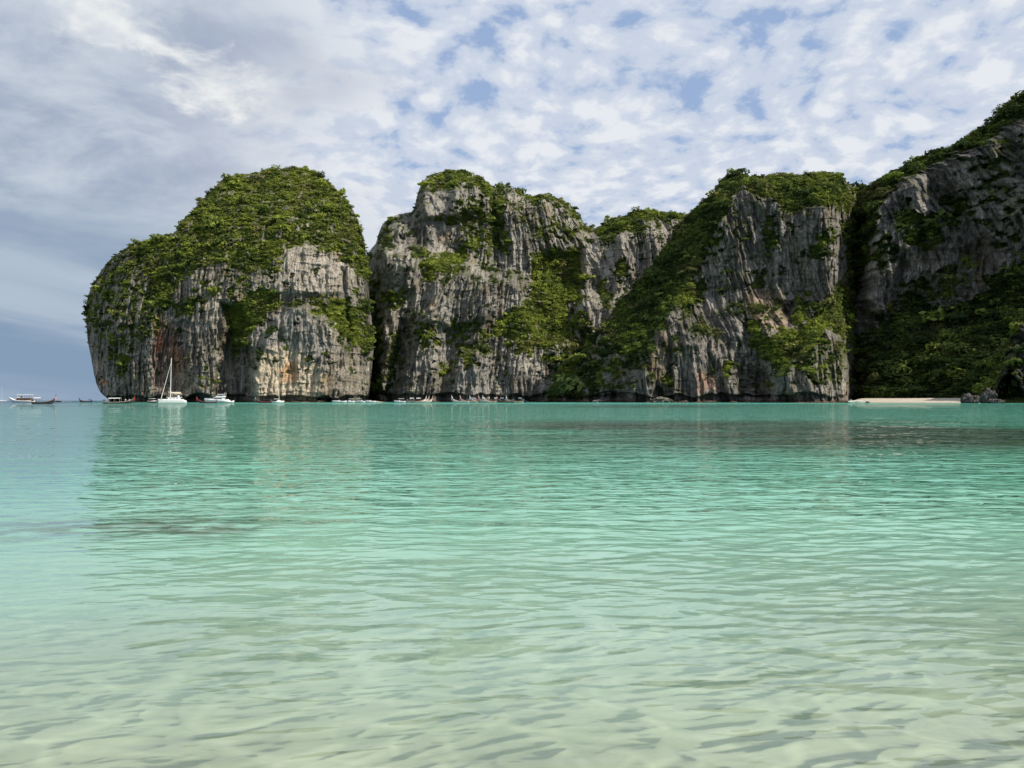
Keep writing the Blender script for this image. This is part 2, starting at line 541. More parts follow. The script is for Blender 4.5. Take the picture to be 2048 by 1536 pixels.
    pts = P3[pr_, pc_] + RNG.normal(size=(len(pr_), 3)) * 0.35
    size = bush * np.exp(RNG.normal(size=len(pr_)) * 0.45) * (0.55 + 0.45 * ss(veg[pr_, pc_], 0.5, 0.97)) * (0.75 + 0.6 * ss(pn(X / 9, Z / 9, seed + 45)[pr_, pc_], -0.3, 0.5))
    size = np.where(RNG.random(len(size)) < 0.07, size * RNG.uniform(1.5, 2.3, len(size)), size)
    sel = pts[:, 2] > 2.5
    br = bright[pr_, pc_]; hn_ = ss(fbm(X / 13 + 4, Z / 11, 3, seed + 40), -0.45, 0.45)[pr_, pc_]
    br = np.clip(br * 0.85 + (hn_ - 0.5) * 0.95 + RNG.normal(size=len(br)) * 0.25, 0, 1)
    tint = np.where(br[:, None] < 0.4, GREEN_D + (GREEN_M - GREEN_D) * (br[:, None] / 0.4), GREEN_M + (GREEN_B - GREEN_M) * ((br[:, None] - 0.4) / 0.6))
    ol = (ss(pn(X / 20 + 7, Z / 20, seed + 44), 0.15, 0.6)[pr_, pc_] * (RNG.random(len(br)) < 0.7))[:, None] * 0.6
    tint = tint * (1 - ol) + OLIVE * ol
    if leaf_shade is not None:
        tint = tint * np.array(leaf_shade)  # darkens the leaf tint: shade put into the colour
    # crest bushes
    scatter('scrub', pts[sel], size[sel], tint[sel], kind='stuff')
    ALL[name] = dict(px=px, PX=PX, PY=PY, D=D2, P=P3, veg=veg, bright=bright)
    return o


def bump(px, py, cx, cy, rx, ry, amp, p=2.0):
    r = (np.abs((px - cx) / rx) ** p + np.abs((py - cy) / ry) ** p)
    return amp * np.exp(-r)


# ---- left island dome
SKY_A = [(172, 612), (175, 596), (180, 580), (190, 562), (200, 545), (212, 528), (228, 512), (246, 500), (262, 488), (275, 484), (292, 486), (312, 476), (335, 470), (355, 462), (364, 448), (380, 428), (396, 408), (414, 392),
         (432, 372), (450, 358), (470, 350), (500, 349), (520, 344), (540, 339), (560, 340), (585, 336), (610, 337), (628, 344), (645, 355), (658, 363), (672, 378), (690, 396), (702, 412), (714, 436), (722, 460), (729, 482), (732, 510),
         (735, 545), (737, 580), (741, 620), (745, 655), (747, 685)]
BOT_A = [(172, 640), (175, 680), (182, 715), (188, 748), (193, 768), (199, 782), (206, 790), (214, 796), (222, 805), (735, 805), (738, 790), (741, 760), (744, 735), (746, 710), (747, 700)]


def base_A(px, py, h):
    t = (px - 480) / 300.0
    d = 560 + 85 * (1 - np.sqrt(np.clip(1 - t * t * 0.995, 0.004, 1)))
    hh = np.clip((805 - py) / 470.0, 0, 1.02)
    up = np.clip((hh - 0.42) / 0.60, 0, 1)
    d = d + 10 * hh + 120 * (1 - np.sqrt(np.clip(1 - up ** 2 * 0.995, 0.002, 1)))
    # left shoulder leans back sooner
    d = d + 60 * ss(-px, -380, -180) * np.clip(hh - 0.35, 0, 1)
    return d


fA = [
    # pointed buttress in front
    lambda px, py, X, Z, n: 17 * ss(-sdpoly(px, py, [(505, 830), (500, 740), (520, 680), (545, 640), (575, 612), (592, 598), (640, 615), (680, 660), (700, 700), (715, 760), (720, 830)]) + n * 6, -2, 16),
    # dark cleft beside it
    lambda px, py, X, Z, n: -15 * ss(-sdpoly(px, py, [(425, 830), (432, 760), (440, 700), (462, 650), (480, 690), (500, 700), (498, 830)]) + n * 6, -8, 12),
    # overhanging red wall
    lambda px, py, X, Z, n: -3.5 * ss(-sdpoly(px, py, [(305, 780), (308, 640), (322, 610), (345, 600), (368, 660), (385, 740), (395, 790)]) + n * 5, -6, 8),
    # smooth slab under the cap
    lambda px, py, X, Z, n: 3 * ss(-sdpoly(px, py, [(550, 590), (552, 540), (570, 505), (600, 490), (650, 495), (690, 530), (690, 590)]) + n * 4, -3, 8),
    lambda px, py, X, Z, n: -12 * ss(-sdpoly(px, py, [(440, 606), (480, 612), (505, 650), (480, 690), (455, 660)]) + n * 5, -5, 10),
    lambda px, py, X, Z, n: -7 * (1 - ss(np.abs(px - 694 - (py - 620) * 0.12 + n * 3), 0, 9)) * ss(py, 500, 560) * ss(-py, -680, -650),
    lambda px, py, X, Z, n: 8 * bump(px, py, 240, 640, 45, 130, 1),
    # vegetated cap: tree-size swells
    lambda px, py, X, Z, n: 3.5 * fbm(X / 11, Z / 9, 2, 71) * ss(-py, -560, -500),
    # caves at the foot
    lambda px, py, X, Z, n: -14 * ss(-(((px - 399) / 29) ** 2 + ((py - 806) / 20) ** 2), -1.15, -0.8),
    lambda px, py, X, Z, n: -12 * ss(-(((px - 648) / 17) ** 2 + ((py - 806) / 15) ** 2), -1.15, -0.8),
    lambda px, py, X, Z, n: -10 * ss(-(((px - 236) / 14) ** 2 + ((py - 806) / 14) ** 2), -1.15, -0.8),
]
VEG_A = [
    ([(262, 480), (312, 460), (364, 430), (432, 350), (540, 325), (620, 325), (690, 380), (730, 470), (736, 560), (722, 600), (712, 545), (690, 530), (668, 508), (640, 492), (600, 488), (575, 495), (560, 525), (545, 560), (520, 548), (480, 545), (440, 532), (415, 520), (392, 540), (362, 566), (350, 610), (330, 590), (300, 560), (270, 520)], 0.74, 0.66),
    ([(172, 600), (228, 505), (290, 480), (345, 600), (335, 650), (290, 690), (250, 720), (215, 720), (190, 690), (175, 660)], 0.42, 0.45),
    ([(300, 520), (345, 540), (352, 600), (330, 630), (300, 600)], 1.0, 0.55),
    ([(345, 608), (398, 592), (392, 612), (352, 632)], 1.0, 0.5),
    ([(440, 600), (470, 604), (500, 596), (535, 572), (552, 590), (600, 604), (650, 600), (702, 592), (716, 640), (744, 690), (738, 702), (700, 692), (672, 664), (650, 632), (612, 608), (570, 606), (520, 640), (498, 668), (478, 692), (466, 664), (450, 640)], 1.0, 0.95),
    ([(440, 545), (500, 545), (540, 560), (520, 590), (470, 600), (400, 600), (380, 580)], 0.35, 0.5),
    ([(396, 752), (418, 748), (424, 764), (404, 768)], 1.0, 0.95),
    ([(232, 715), (258, 710), (262, 745), (240, 750)], 0.9, 0.75),
    ([(700, 560), (722, 570), (745, 690), (735, 700), (712, 640)], 0.7, 0.7),
    ([(448, 606), (482, 640), (500, 700), (470, 700)], 0.75, 0.5),
    ([(540, 715), (560, 712), (556, 726), (542, 728)], 0.8, 0.6), ([(600, 716), (620, 714), (618, 724), (602, 726)], 0.8, 0.6),
]
WARM_A = [
    ([(506, 800), (504, 740), (530, 700), (560, 690), (600, 700), (640, 740), (650, 800)], (0.82, 0.68, 0.49), 0.95, 14),
    ([(556, 735), (592, 722), (600, 760), (562, 770)], (0.66, 0.36, 0.16), 0.85, 10),
    ([(655, 780), (660, 720), (715, 700), (735, 740), (730, 796)], (0.42, 0.35, 0.27), 0.6, 14),
    ([(332, 758), (336, 705), (350, 680), (366, 712), (364, 752)], (0.74, 0.32, 0.10), 1.0, 6),
    ([(308, 780), (306, 640), (326, 630), (352, 650), (372, 700), (386, 780)], (0.26, 0.155, 0.12), 0.85, 10),
    ([(312, 640), (318, 636), (326, 690), (318, 700)], (0.52, 0.19, 0.11), 0.95, 4),
    ([(350, 740), (392, 736), (398, 786), (360, 790)], (0.56, 0.42, 0.29), 0.7, 8),
    ([(550, 592), (552, 535), (570, 500), (650, 490), (700, 540), (702, 590)], (0.55, 0.48, 0.40), 0.8, 8),
    ([(200, 760), (206, 756), (210, 766), (202, 770)], (0.85, 0.38, 0.10), 1.0, 4),
    ([(216, 588), (230, 556), (238, 560), (228, 590)], (0.55, 0.5, 0.45), 0.8, 4),
    ([(448, 404), (460, 402), (458, 416), (450, 418)], (0.40, 0.26, 0.2), 0.8, 4),
    ([(515, 640), (590, 610), (680, 700), (640, 720), (560, 690), (510, 700)], (0.46, 0.43, 0.39), 0.6, 12),
]
cliff('limestone_island', SKY_A, BOT_A, base_A, 1.35, VEG_A, fA, WARM_A, jag=1.6, flute=0.75, under=(4.2, 8), seed=1, bush=1.3,
      label='tall green-capped limestone dome left of the narrow gap')

# ---- middle massif
SKY_B = [(734, 560), (735, 512), (742, 498), (752, 486), (757, 468), (764, 450), (778, 436), (800, 428), (822, 424), (829, 416), (832, 400), (838, 378), (846, 362), (858, 352), (876, 346), (896, 341), (920, 342), (944, 348),
         (964, 358), (976, 364), (985, 374), (1000, 374), (1015, 372), (1030, 378), (1046, 388), (1062, 392), (1084, 388), (1100, 390), (1120, 398), (1138, 408), (1152, 422), (1163, 438), (1172, 456), (1182, 457), (1192, 459),
         (1202, 452), (1212, 444), (1228, 434), (1250, 432), (1268, 424), (1290, 421), (1312, 424), (1335, 426), (1358, 427), (1378, 431), (1440, 440)]
BOT_B = [(734, 806), (1440, 806)]


def base_B(px, py, h):
    hh = np.clip((805 - py) / 460.0, 0, 1.05)
    d = 650 + 55 * hh
    d = d + 70 * (1 - np.sqrt(np.clip(1 - ((px - 850) / 118) ** 2, 0.02, 1))) * (px < 850)
    # upper tier set back behind the lower crags
    d = d + 32 * ss(-py + 0.25 * (px - 900), -545, -500) + 22 * ss(px, 1060, 1190) * ss(-px, -1260, -1180) * ss(hh, 0.15, 0.75)
    d = d + 50 * (1 - np.sqrt(np.clip(1 - np.clip((h - 0.86) / 0.14, 0, 1) ** 2, 0.02, 1)))
    return d


fB = [
    lambda px, py, X, Z, n: 15 * ss(-sdpoly(px, py, [(752, 830), (755, 500), (765, 455), (800, 440), (830, 460), (835, 560), (800, 640), (790, 700), (770, 830)]) + n * 6, -6, 14),
    lambda px, py, X, Z, n: 13 * ss(-sdpoly(px, py, [(840, 360), (960, 350), (965, 420), (900, 440), (840, 440)]) + n * 5, -6, 14),
    lambda px, py, X, Z, n: -12 * ss(-sdpoly(px, py, [(985, 380), (1005, 450), (1010, 560), (985, 560), (975, 450)]) + n * 6, -6, 12),
    lambda px, py, X, Z, n: 11 * ss(-sdpoly(px, py, [(900, 830), (905, 730), (925, 700), (990, 705), (1000, 830)]) + n * 6, -6, 10),
    lambda px, py, X, Z, n: 10 * ss(-sdpoly(px, py, [(860, 560), (930, 545), (1000, 560), (985, 640), (900, 660), (850, 640)]) + n * 6, -6, 14),
    lambda px, py, X, Z, n: -16 * ss(-sdpoly(px, py, [(1040, 560), (1080, 500), (1166, 500), (1164, 600), (1150, 680), (1090, 690), (1060, 640)]) + n * 6, -10, 20),
    lambda px, py, X, Z, n: 12 * ss(-sdpoly(px, py, [(1165, 480), (1300, 455), (1400, 470), (1400, 620), (1300, 680), (1200, 690), (1150, 650)]) + n * 6, -6, 12),
    lambda px, py, X, Z, n: 9 * ss(-sdpoly(px, py, [(795, 830), (830, 620), (862, 610), (880, 700), (870, 830)]) + n * 6, -6, 14),
    lambda px, py, X, Z, n: -12 * ss(-sdpoly(px, py, [(765, 830), (775, 720), (800, 640), (826, 640), (800, 720), (795, 830)]) + n * 6, -6, 10),
    lambda px, py, X, Z, n: 8 * ridge(X / 34 + 2, Z / 130, 90),
]
VEG_B = [
    ([(842, 372), (858, 345), (900, 335), (970, 350), (1010, 392), (990, 410), (950, 372), (908, 368), (880, 388), (858, 380)], 0.8, 0.45),
    ([(925, 400), (965, 398), (975, 430), (980, 480), (1010, 470), (1032, 500), (985, 506), (940, 505), (905, 540), (860, 565), (838, 545), (845, 510), (900, 505), (935, 470), (905, 450), (870, 448), (870, 430), (905, 425)], 0.62, 0.75),
    ([(860, 520), (900, 508), (945, 500), (945, 515), (905, 535), (858, 556)], 1.0, 0.85),
    ([(980, 380), (1010, 400), (1010, 470), (990, 510), (980, 480), (976, 420)], 0.9, 0.3),
    ([(1040, 380), (1100, 382), (1150, 410), (1178, 460), (1160, 462), (1140, 430), (1100, 408), (1050, 402)], 0.7, 0.35),
    ([(1030, 430), (1130, 440), (1160, 470), (1100, 480), (1050, 460)], 0.45, 0.45),
    ([(1065, 510), (1100, 496), (1166, 495), (1166, 560), (1150, 600), (1150, 660), (1120, 690), (1060, 706), (1010, 690), (975, 670), (990, 640), (1040, 615), (1062, 580)], 0.88, 1.0),
    ([(1100, 500), (1166, 510), (1164, 600), (1110, 600)], 0.8, 0.35),
    ([(1110, 640), (1170, 620), (1185, 700), (1150, 730), (1110, 700)], 0.6, 0.4),
    ([(1195, 462), (1215, 436), (1250, 426), (1290, 414), (1380, 424), (1400, 440), (1330, 446), (1285, 442), (1262, 462), (1240, 474), (1215, 480)], 0.95, 0.4),
    ([(1222, 545), (1240, 520), (1262, 530), (1258, 552), (1232, 566)], 0.8, 0.45),
    ([(1195, 575), (1212, 560), (1215, 580), (1200, 590)], 0.7, 0.8),
    ([(765, 590), (800, 575), (815, 600), (790, 625), (768, 620)], 0.85, 0.6),
    ([(830, 640), (870, 640), (880, 690), (850, 700), (835, 680)], 0.7, 0.65),
    ([(900, 640), (960, 640), (980, 700), (930, 720), (900, 690)], 0.5, 0.6),
    ([(925, 710), (945, 706), (952, 728), (932, 740)], 0.9, 0.7),
    ([(1080, 690), (1180, 690), (1260, 640), (1340, 600), (1400, 800), (1180, 790), (1100, 760)], 0.62, 0.3),
    ([(738, 560), (752, 560), (760, 640), (765, 780), (740, 800)], 0.9, 0.1),
    ([(768, 720), (790, 660), (805, 640), (800, 700), (785, 790), (768, 790)], 0.7, 0.15),
    ([(860, 745), (885, 720), (895, 745), (875, 760)], 0.5, 0.75),
]
WARM_B = [
    ([(840, 370), (960, 360), (980, 420), (900, 440), (835, 430)], (0.45, 0.41, 0.36), 0.6, 14),
    ([(1165, 470), (1330, 450), (1340, 600), (1230, 660), (1170, 640)], (0.42, 0.37, 0.31), 0.6, 14),
    ([(770, 620), (810, 600), (815, 660), (775, 690)], (0.42, 0.34, 0.27), 0.5, 8),
    ([(905, 790), (915, 720), (990, 715), (995, 795)], (0.40, 0.38, 0.36), 0.5, 8),
]
cliff('limestone_cliff', SKY_B, BOT_B, base_B, 1.4, VEG_B, fB, WARM_B, jag=2.2, flute=1.15, under=(6.0, 9), seed=2, bush=1.4,
      rockcol=(0.46, 0.42, 0.36), label='wide grey middle cliff with a rounded upper tower, right of the narrow gap')

# ---- promontory right of centre
SKY_C = [(1090, 792), (1110, 770), (1135, 742), (1160, 712), (1185, 680), (1205, 655), (1225, 628), (1240, 600), (1262, 578), (1290, 552), (1308, 528), (1326, 500), (1340, 476), (1358, 450), (1374, 432), (1392, 414), (1412, 398), (1428, 384), (1440, 366),
         (1452, 354), (1466, 346), (1476, 343), (1481, 338), (1486, 347), (1500, 352), (1520, 354), (1545, 351), (1575, 350), (1600, 352), (1622, 349), (1642, 345), (1656, 344), (1672, 349), (1688, 358), (1698, 368), (1706, 378), (1725, 420), (1745, 480)]
BOT_C = [(1090, 806), (1745, 806)]


def base_C(px, py, h):
    hh = np.clip((805 - py) / 460.0, 0, 1.05)
    d = 500 + 42 * hh + 26 * ss(hh, 0.25, 0.5)
    # left flank turns away: ridge line runs from the crest down to the foot
    rx = 1470 - 210 * (1 - hh) ** 1.0 - 0 * px
    d = d + 118 * np.clip((rx - px) / 170.0, 0, 1.2) ** 1.0
    d = d - 34 * ss(px, 1400, 1660) + 100 * ss(px, 1650, 1745)
    d = d + 48 * (1 - np.sqrt(np.clip(1 - np.clip((hh - 0.86) / 0.14, 0, 1) ** 2, 0.02, 1)))
    return d


fC = [
    lambda px, py, X, Z, n: 9 * ss(-sdpoly(px, py, [(1255, 830), (1260, 745), (1285, 722), (1310, 760), (1310, 830)]) + n * 5, -4, 9),
    lambda px, py, X, Z, n: 8 * ss(-sdpoly(px, py, [(1330, 830), (1345, 680), (1400, 650), (1450, 660), (1480, 760), (1480, 830)]) + n * 6, -6, 14),
    lambda px, py, X, Z, n: -11 * ss(-sdpoly(px, py, [(1470, 700), (1490, 640), (1505, 640), (1500, 720), (1540, 760), (1530, 800), (1480, 790)]) + n * 6, -6, 14),
    # rounded knob over the beach end
    lambda px, py, X, Z, n: 34 * ss(-sdpoly(px, py, [(1530, 830), (1545, 745), (1600, 700), (1625, 655), (1655, 650), (1690, 690), (1702, 740), (1706, 830)]) + n * 5, -4, 16),
    lambda px, py, X, Z, n: -12 * ss(-sdpoly(px, py, [(1560, 600), (1590, 600), (1600, 650), (1570, 660)]) + n * 6, -6, 14),
    lambda px, py, X, Z, n: 7 * ridge(X / 30 + 2, Z / 150, 92),
    lambda px, py, X, Z, n: -9 * ss(-(((px - 1316) / 14) ** 2 + ((py - 806) / 34) ** 2), -1.2, -0.8),
    lambda px, py, X, Z, n: -10 * ss(-(((px - 1220) / 40) ** 2 + ((py - 806) / 24) ** 2), -1.2, -0.8),
]
VEG_C = [
    ([(1090, 800), (1100, 760), (1160, 700), (1225, 615), (1290, 540), (1340, 465), (1374, 425), (1440, 355), (1482, 332), (1500, 350), (1488, 378), (1462, 400), (1446, 440), (1430, 470), (1424, 500), (1400, 540), (1390, 590), (1366, 620), (1335, 622), (1310, 650), (1290, 690), (1268, 715), (1240, 750), (1200, 790)], 0.58, 0.10),  # low leaf brightness here and in the next area: flank shade put into colour
    ([(1205, 648), (1225, 615), (1290, 540), (1340, 465), (1374, 425), (1440, 355), (1482, 332), (1500, 350), (1488, 378), (1462, 400), (1446, 440), (1430, 470), (1424, 500), (1400, 540), (1390, 590), (1366, 620), (1335, 622), (1310, 650), (1290, 680), (1230, 690)], 0.95, 0.12),
    ([(1440, 352), (1482, 330), (1560, 345), (1660, 338), (1710, 380), (1712, 440), (1690, 430), (1668, 412), (1640, 404), (1612, 418), (1590, 424), (1560, 415), (1540, 408), (1510, 398), (1490, 376)], 1.0, 0.38),
    ([(1350, 580), (1372, 550), (1412, 565), (1410, 600), (1370, 615), (1350, 605)], 1.0, 0.4),
    ([(1530, 430), (1560, 425), (1556, 470), (1545, 500), (1530, 500)], 0.85, 0.4),
    ([(1600, 500), (1640, 470), (1660, 450), (1668, 480), (1640, 520), (1605, 530)], 0.85, 0.35),
    ([(1510, 545), (1530, 535), (1535, 560), (1515, 580), (1500, 585)], 0.8, 0.35),
    ([(1590, 590), (1612, 590), (1612, 640), (1598, 650)], 0.9, 0.8),
    ([(1500, 630), (1520, 655), (1560, 668), (1610, 655), (1640, 640), (1700, 650), (1720, 700), (1690, 680), (1650, 660), (1625, 690), (1600, 735), (1560, 740), (1525, 715), (1500, 690)], 1.0, 0.55),
    ([(1600, 660), (1640, 610), (1690, 560), (1730, 520), (1740, 640), (1700, 660)], 0.95, 0.25),
    ([(1680, 440), (1745, 430), (1745, 560), (1700, 560)], 0.9, 0.15),
    ([(1446, 728), (1460, 724), (1466, 756), (1450, 762)], 1.0, 0.95),
    ([(1322, 756), (1336, 754), (1338, 770), (1324, 772)], 1.0, 0.9),
    ([(1536, 764), (1547, 762), (1548, 774), (1537, 776)], 1.0, 0.6),
    ([(1420, 470), (1440, 450), (1450, 480), (1440, 520), (1425, 530)], 0.6, 0.45),
    ([(1470, 450), (1495, 470), (1490, 500), (1470, 490)], 0.5, 0.4),
    ([(1560, 690), (1700, 690), (1690, 760), (1640, 770), (1570, 750)], 0.45, 0.35),
]
WARM_C = [
    ([(1500, 590), (1560, 580), (1575, 650), (1540, 665), (1505, 640)], (0.52, 0.37, 0.25), 0.8, 8),
    ([(1502, 604), (1512, 600), (1514, 640), (1504, 640)], (0.62, 0.34, 0.22), 0.9, 3),
    ([(1530, 640), (1560, 600), (1575, 640), (1560, 660)], (0.52, 0.40, 0.28), 0.6, 6),
    ([(1290, 690), (1325, 680), (1330, 760), (1300, 760)], (0.36, 0.27, 0.16), 0.6, 8),
    ([(1395, 780), (1400, 745), (1440, 750), (1438, 782)], (0.60, 0.37, 0.26), 0.85, 8),
    ([(1260, 790), (1262, 735), (1290, 730), (1306, 790)], (0.40, 0.37, 0.34), 0.6, 8),
]
cliff('promontory', SKY_C, BOT_C, base_C, 1.35, VEG_C, fC, WARM_C, jag=2.0, flute=1.35, under=(4.6, 8), seed=3, bush=1.4,
      rockcol=(0.39, 0.35, 0.305), label='fluted grey promontory with a dark green left flank, right of the middle cliff')

# ---- right massif, running on past the frame towards the near shore
SKY_D = [(1660, 460), (1690, 400), (1704, 382), (1716, 374), (1735, 371), (1752, 364), (1772, 354), (1790, 342), (1812, 332), (1835, 322), (1858, 316), (1875, 304), (1898, 298), (1925, 282), (1942, 272), (1952, 262), (1968, 254), (1982, 240), (2000, 226),
         (2020, 208), (2048, 195), (2100, 168), (2200, 120), (2350, 70), (2550, 30), (2800, 10), (3200, 30)]
BOT_D = [(1660, 801), (2048, 804), (3200, 824)]


def base_D(px, py, h):
    hh = np.clip((805 - py) / 520.0, 0, 1.2)
    d = 540 - 0.22 * (px - 1700) * (px < 2048) - 76.6 * (px >= 2048)
    d = d - 0.17 * np.clip(px - 2048, 0, 2000)
    # jungle slope below: leans back, then the wall stands up
    jung = ss(px, 1690, 1760)
    slope = np.clip((805 - py) / 200.0, 0, 1.0)
    d = d - (55 + 42 * ss(px, 1780, 2048)) * jung * (1 - slope) + 35 * hh
    d = d + 45 * ss(-px, -1760, -1690) * ss(hh, 0.2, 0.6)
    d = d + 40 * (1 - np.sqrt(np.clip(1 - np.clip((h - 0.9) / 0.1, 0, 1) ** 2, 0.02, 1)))
    return d


fD = [
    lambda px, py, X, Z, n: -14 * ss(-sdpoly(px, py, [(1690, 370), (1770, 360), (1745, 450), (1725, 560), (1700, 640), (1670, 640), (1680, 500)]) + n * 6, -8, 16),
    lambda px, py, X, Z, n: 12 * ss(-sdpoly(px, py, [(1740, 420), (1800, 370), (1850, 350), (1860, 420), (1800, 520), (1780, 620), (1730, 640), (1725, 560)]) + n * 6, -8, 12),
    lambda px, py, X, Z, n: 13 * ridge(X / 24 + 2, Z / 120, 95) * ss(-py, -640, -560),
    lambda px, py, X, Z, n: 3.5 * fbm(X / 7, Z / 5, 3, 96) * ss(py, 560, 640),
]
VEG_D = [
    ([(1690, 390), (1716, 366), (1790, 330), (1875, 290), (1942, 260), (2000, 215), (2048, 180), (2300, 60), (2800, -10), (3200, -10), (3200, 70), (2600, 90), (2300, 130), (2100, 215), (2010, 262), (1960, 290), (1930, 310), (1880, 324), (1830, 345), (1790, 368), (1770, 392), (1756, 430), (1745, 480), (1730, 540), (1715, 600), (1690, 650), (1660, 640)], 1.0, 0.22),
    ([(1800, 430), (1822, 400), (1850, 440), (1872, 430), (1880, 470), (1860, 500), (1820, 500), (1800, 470)], 0.85, 0.3),
    ([(1870, 400), (1930, 380), (1960, 440), (1900, 470)], 0.55, 0.25),
    ([(1930, 330), (2048, 260), (2048, 520), (1980, 500)], 0.35, 0.2),
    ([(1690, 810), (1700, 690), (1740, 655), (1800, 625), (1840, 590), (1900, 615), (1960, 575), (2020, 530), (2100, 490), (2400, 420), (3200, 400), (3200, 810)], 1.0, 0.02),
    ([(1760, 640), (1800, 560), (1900, 540), (1960, 520), (1900, 600), (1800, 640)], 0.6, 0.3),
    ([(1740, 480), (1780, 470), (1790, 520), (1755, 540)], 0.6, 0.35),
]
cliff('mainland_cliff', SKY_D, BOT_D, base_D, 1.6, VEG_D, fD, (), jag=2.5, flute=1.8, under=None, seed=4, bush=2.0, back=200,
      vk=0.25, leaf_shade=(.72, .75, .8), rockcol=(0.36, 0.325, 0.295), label='dark high ridge rising to the right edge above the jungle and small beach')  # jungle scrub tinted darker, its shade put into the leaf colour

# ---- near cave rock at the right edge
SKY_E = [(1975, 770), (1990, 735), (2002, 712), (2012, 690), (2022, 664), (2034, 640), (2050, 622), (2100, 590), (2200, 560), (2400, 560)]
BOT_E = [(1975, 806), (2400, 812)]


def base_E(px, py, h):
    return 372 - 0.05 * (px - 2000) + 25 * h ** 2 + 20 * ss(-px, -2010, -1975)


fE = [lambda px, py, X, Z, n: -24 * ss(-sdpoly(px, py, [(1992, 830), (1990, 800), (2000, 770), (2012, 745), (2026, 730), (2034, 760), (2060, 785), (2110, 796), (2110, 830)]) + n * 9, -3, 9), lambda px, py, X, Z, n: 4 * fbm(X / 5, Z / 9, 4, 77) + 3 * ridge(X / 7, Z / 30, 78)]
VEG_E = [([(1975, 790), (1990, 720), (2010, 680), (2048, 610), (2200, 540), (2400, 540), (2400, 620), (2100, 640), (2040, 655), (2020, 700), (2000, 740), (1990, 770)], 0.9, 0.1)]
cliff('cave_rock', SKY_E, BOT_E, base_E, 1.6, VEG_E, fE, (), jag=1.5, flute=1.2, under=None, seed=5, bush=2.0, back=60,
      rockcol=(0.09, 0.085, 0.08), label='dark rock with a black cave mouth at the right edge')


def surf(nm, px_, py_):
    """point on a massif's face along a bearing"""
    A = ALL[nm]
    ci = int(np.clip(np.argmin(np.abs(A['px'] - px_)), 0, A['PX'].shape[1] - 1))
    ri = int(np.argmin(np.abs(A['PY'][:, ci] - py_)))
    return A['P'][ri, ci]


# ------------------------------------------------------------------ beaches and boulders
def sand_material():
    m, t = mat('pale_sand')
    geo = t.n('ShaderNodeNewGeometry').outputs['Position']
    n_ = t.noise(geo, 0.5, 6.0, 0.6)
    c = t.mix(t.mr(n_, 0.35, 0.65), (0.44, 0.385, 0.30, 1), (0.54, 0.48, 0.385, 1))
    wet = t.mr(t.sep(geo)[2], 0.05, 0.5, 0.55, 1.0)
    b = t.n('ShaderNodeBump', {'Strength': 0.4, 'Distance': 0.2, 'Height': t.noise(geo, 2.0, 5.0, 0.6)})
    p = t.n('ShaderNodeBsdfPrincipled', {'Base Color': t.vm('SCALE', c, sc_=wet), 'Roughness': 0.85, 'Normal': b.outputs[0]})
    t.n('ShaderNodeOutputMaterial', {'Surface': p.outputs[0]})
    return m


SAND = sand_material()


def beach(name, px0, px1, D0, depth, rise, label, seed):
    nx, ny = 120, 24
    p = np.linspace(px0, px1, nx); s_ = np.linspace(0, 1, ny)[:, None]
    e = np.minimum(ss(p, px0, px0 + 30), ss(-p, -px1, -px1 + 30))
    D_ = D0(p) + depth * s_ + 1.2 * pn(p / 14, s_ * 2, seed)
    X = (p - CX) / F * D_
    Z = -0.5 + (rise + 0.5) * (s_ ** 0.8) * (0.35 + 0.65 * e) + 0.15 * fbm(X / 3, D_ / 3, 3, seed)
    V = np.stack([X, D_, Z], -1).reshape(-1, 3)
    me = mesh_from(name, V, grid_faces(ny, nx)); me.materials.append(SAND)
    me.polygons.foreach_set('use_smooth', np.ones(len(me.polygons), bool))
    return link(name, me, kind='structure', label=label)


beach('beach', 1696, 2004, lambda p: 436 - 0.33 * (p - 1700), 40, 2.6, 'small pale sand beach under the shaded jungle', 3)
beach('sandbar', 668, 776, lambda p: 532 + 0 * p, 22, 1.0, 'pale strip of sand at the foot of the gap', 8)


def boulder(name, x, y, r, sq, seed, label, col=(0.15, 0.13, 0.12), **kw):
    bm = bmesh.new()
    bmesh.ops.create_icosphere(bm, subdivisions=4, radius=1.0)
    rr = np.random.default_rng(seed)
    off = rr.uniform(0, 50)
    for vtx in bm.verts:
        c = vtx.co
        k = 1 + 0.38 * float(pn(c.x * 1.3 + off, c.z * 1.3 + c.y * 1.7, seed)) + 0.16 * float(pn(c.x * 4 + off, c.z * 2 + c.y * 3.1, seed + 1)) + 0.07 * float(pn(c.x * 9 + off, c.z * 6 + c.y * 8, seed + 2))
        vtx.co = c * k
        vtx.co.x *= r * sq[0]; vtx.co.y *= r * sq[1]; vtx.co.z *= r * sq[2]
    me = bpy.data.meshes.new(name); bm.to_mesh(me); bm.free()
    n_ = len(me.vertices)
    add_attr(me, 'alb', np.tile(np.array(col), (n_, 1))); add_attr(me, 'veg', np.zeros(n_), 'FLOAT')
    me.materials.append(ROCK)
    o = link(name, me, label=label, category='rock', **kw)
    o.location = (x, y, r * sq[2] * 0.35)
    return o


def at(px_, D_):
    return (px_ - CX) / F * D_


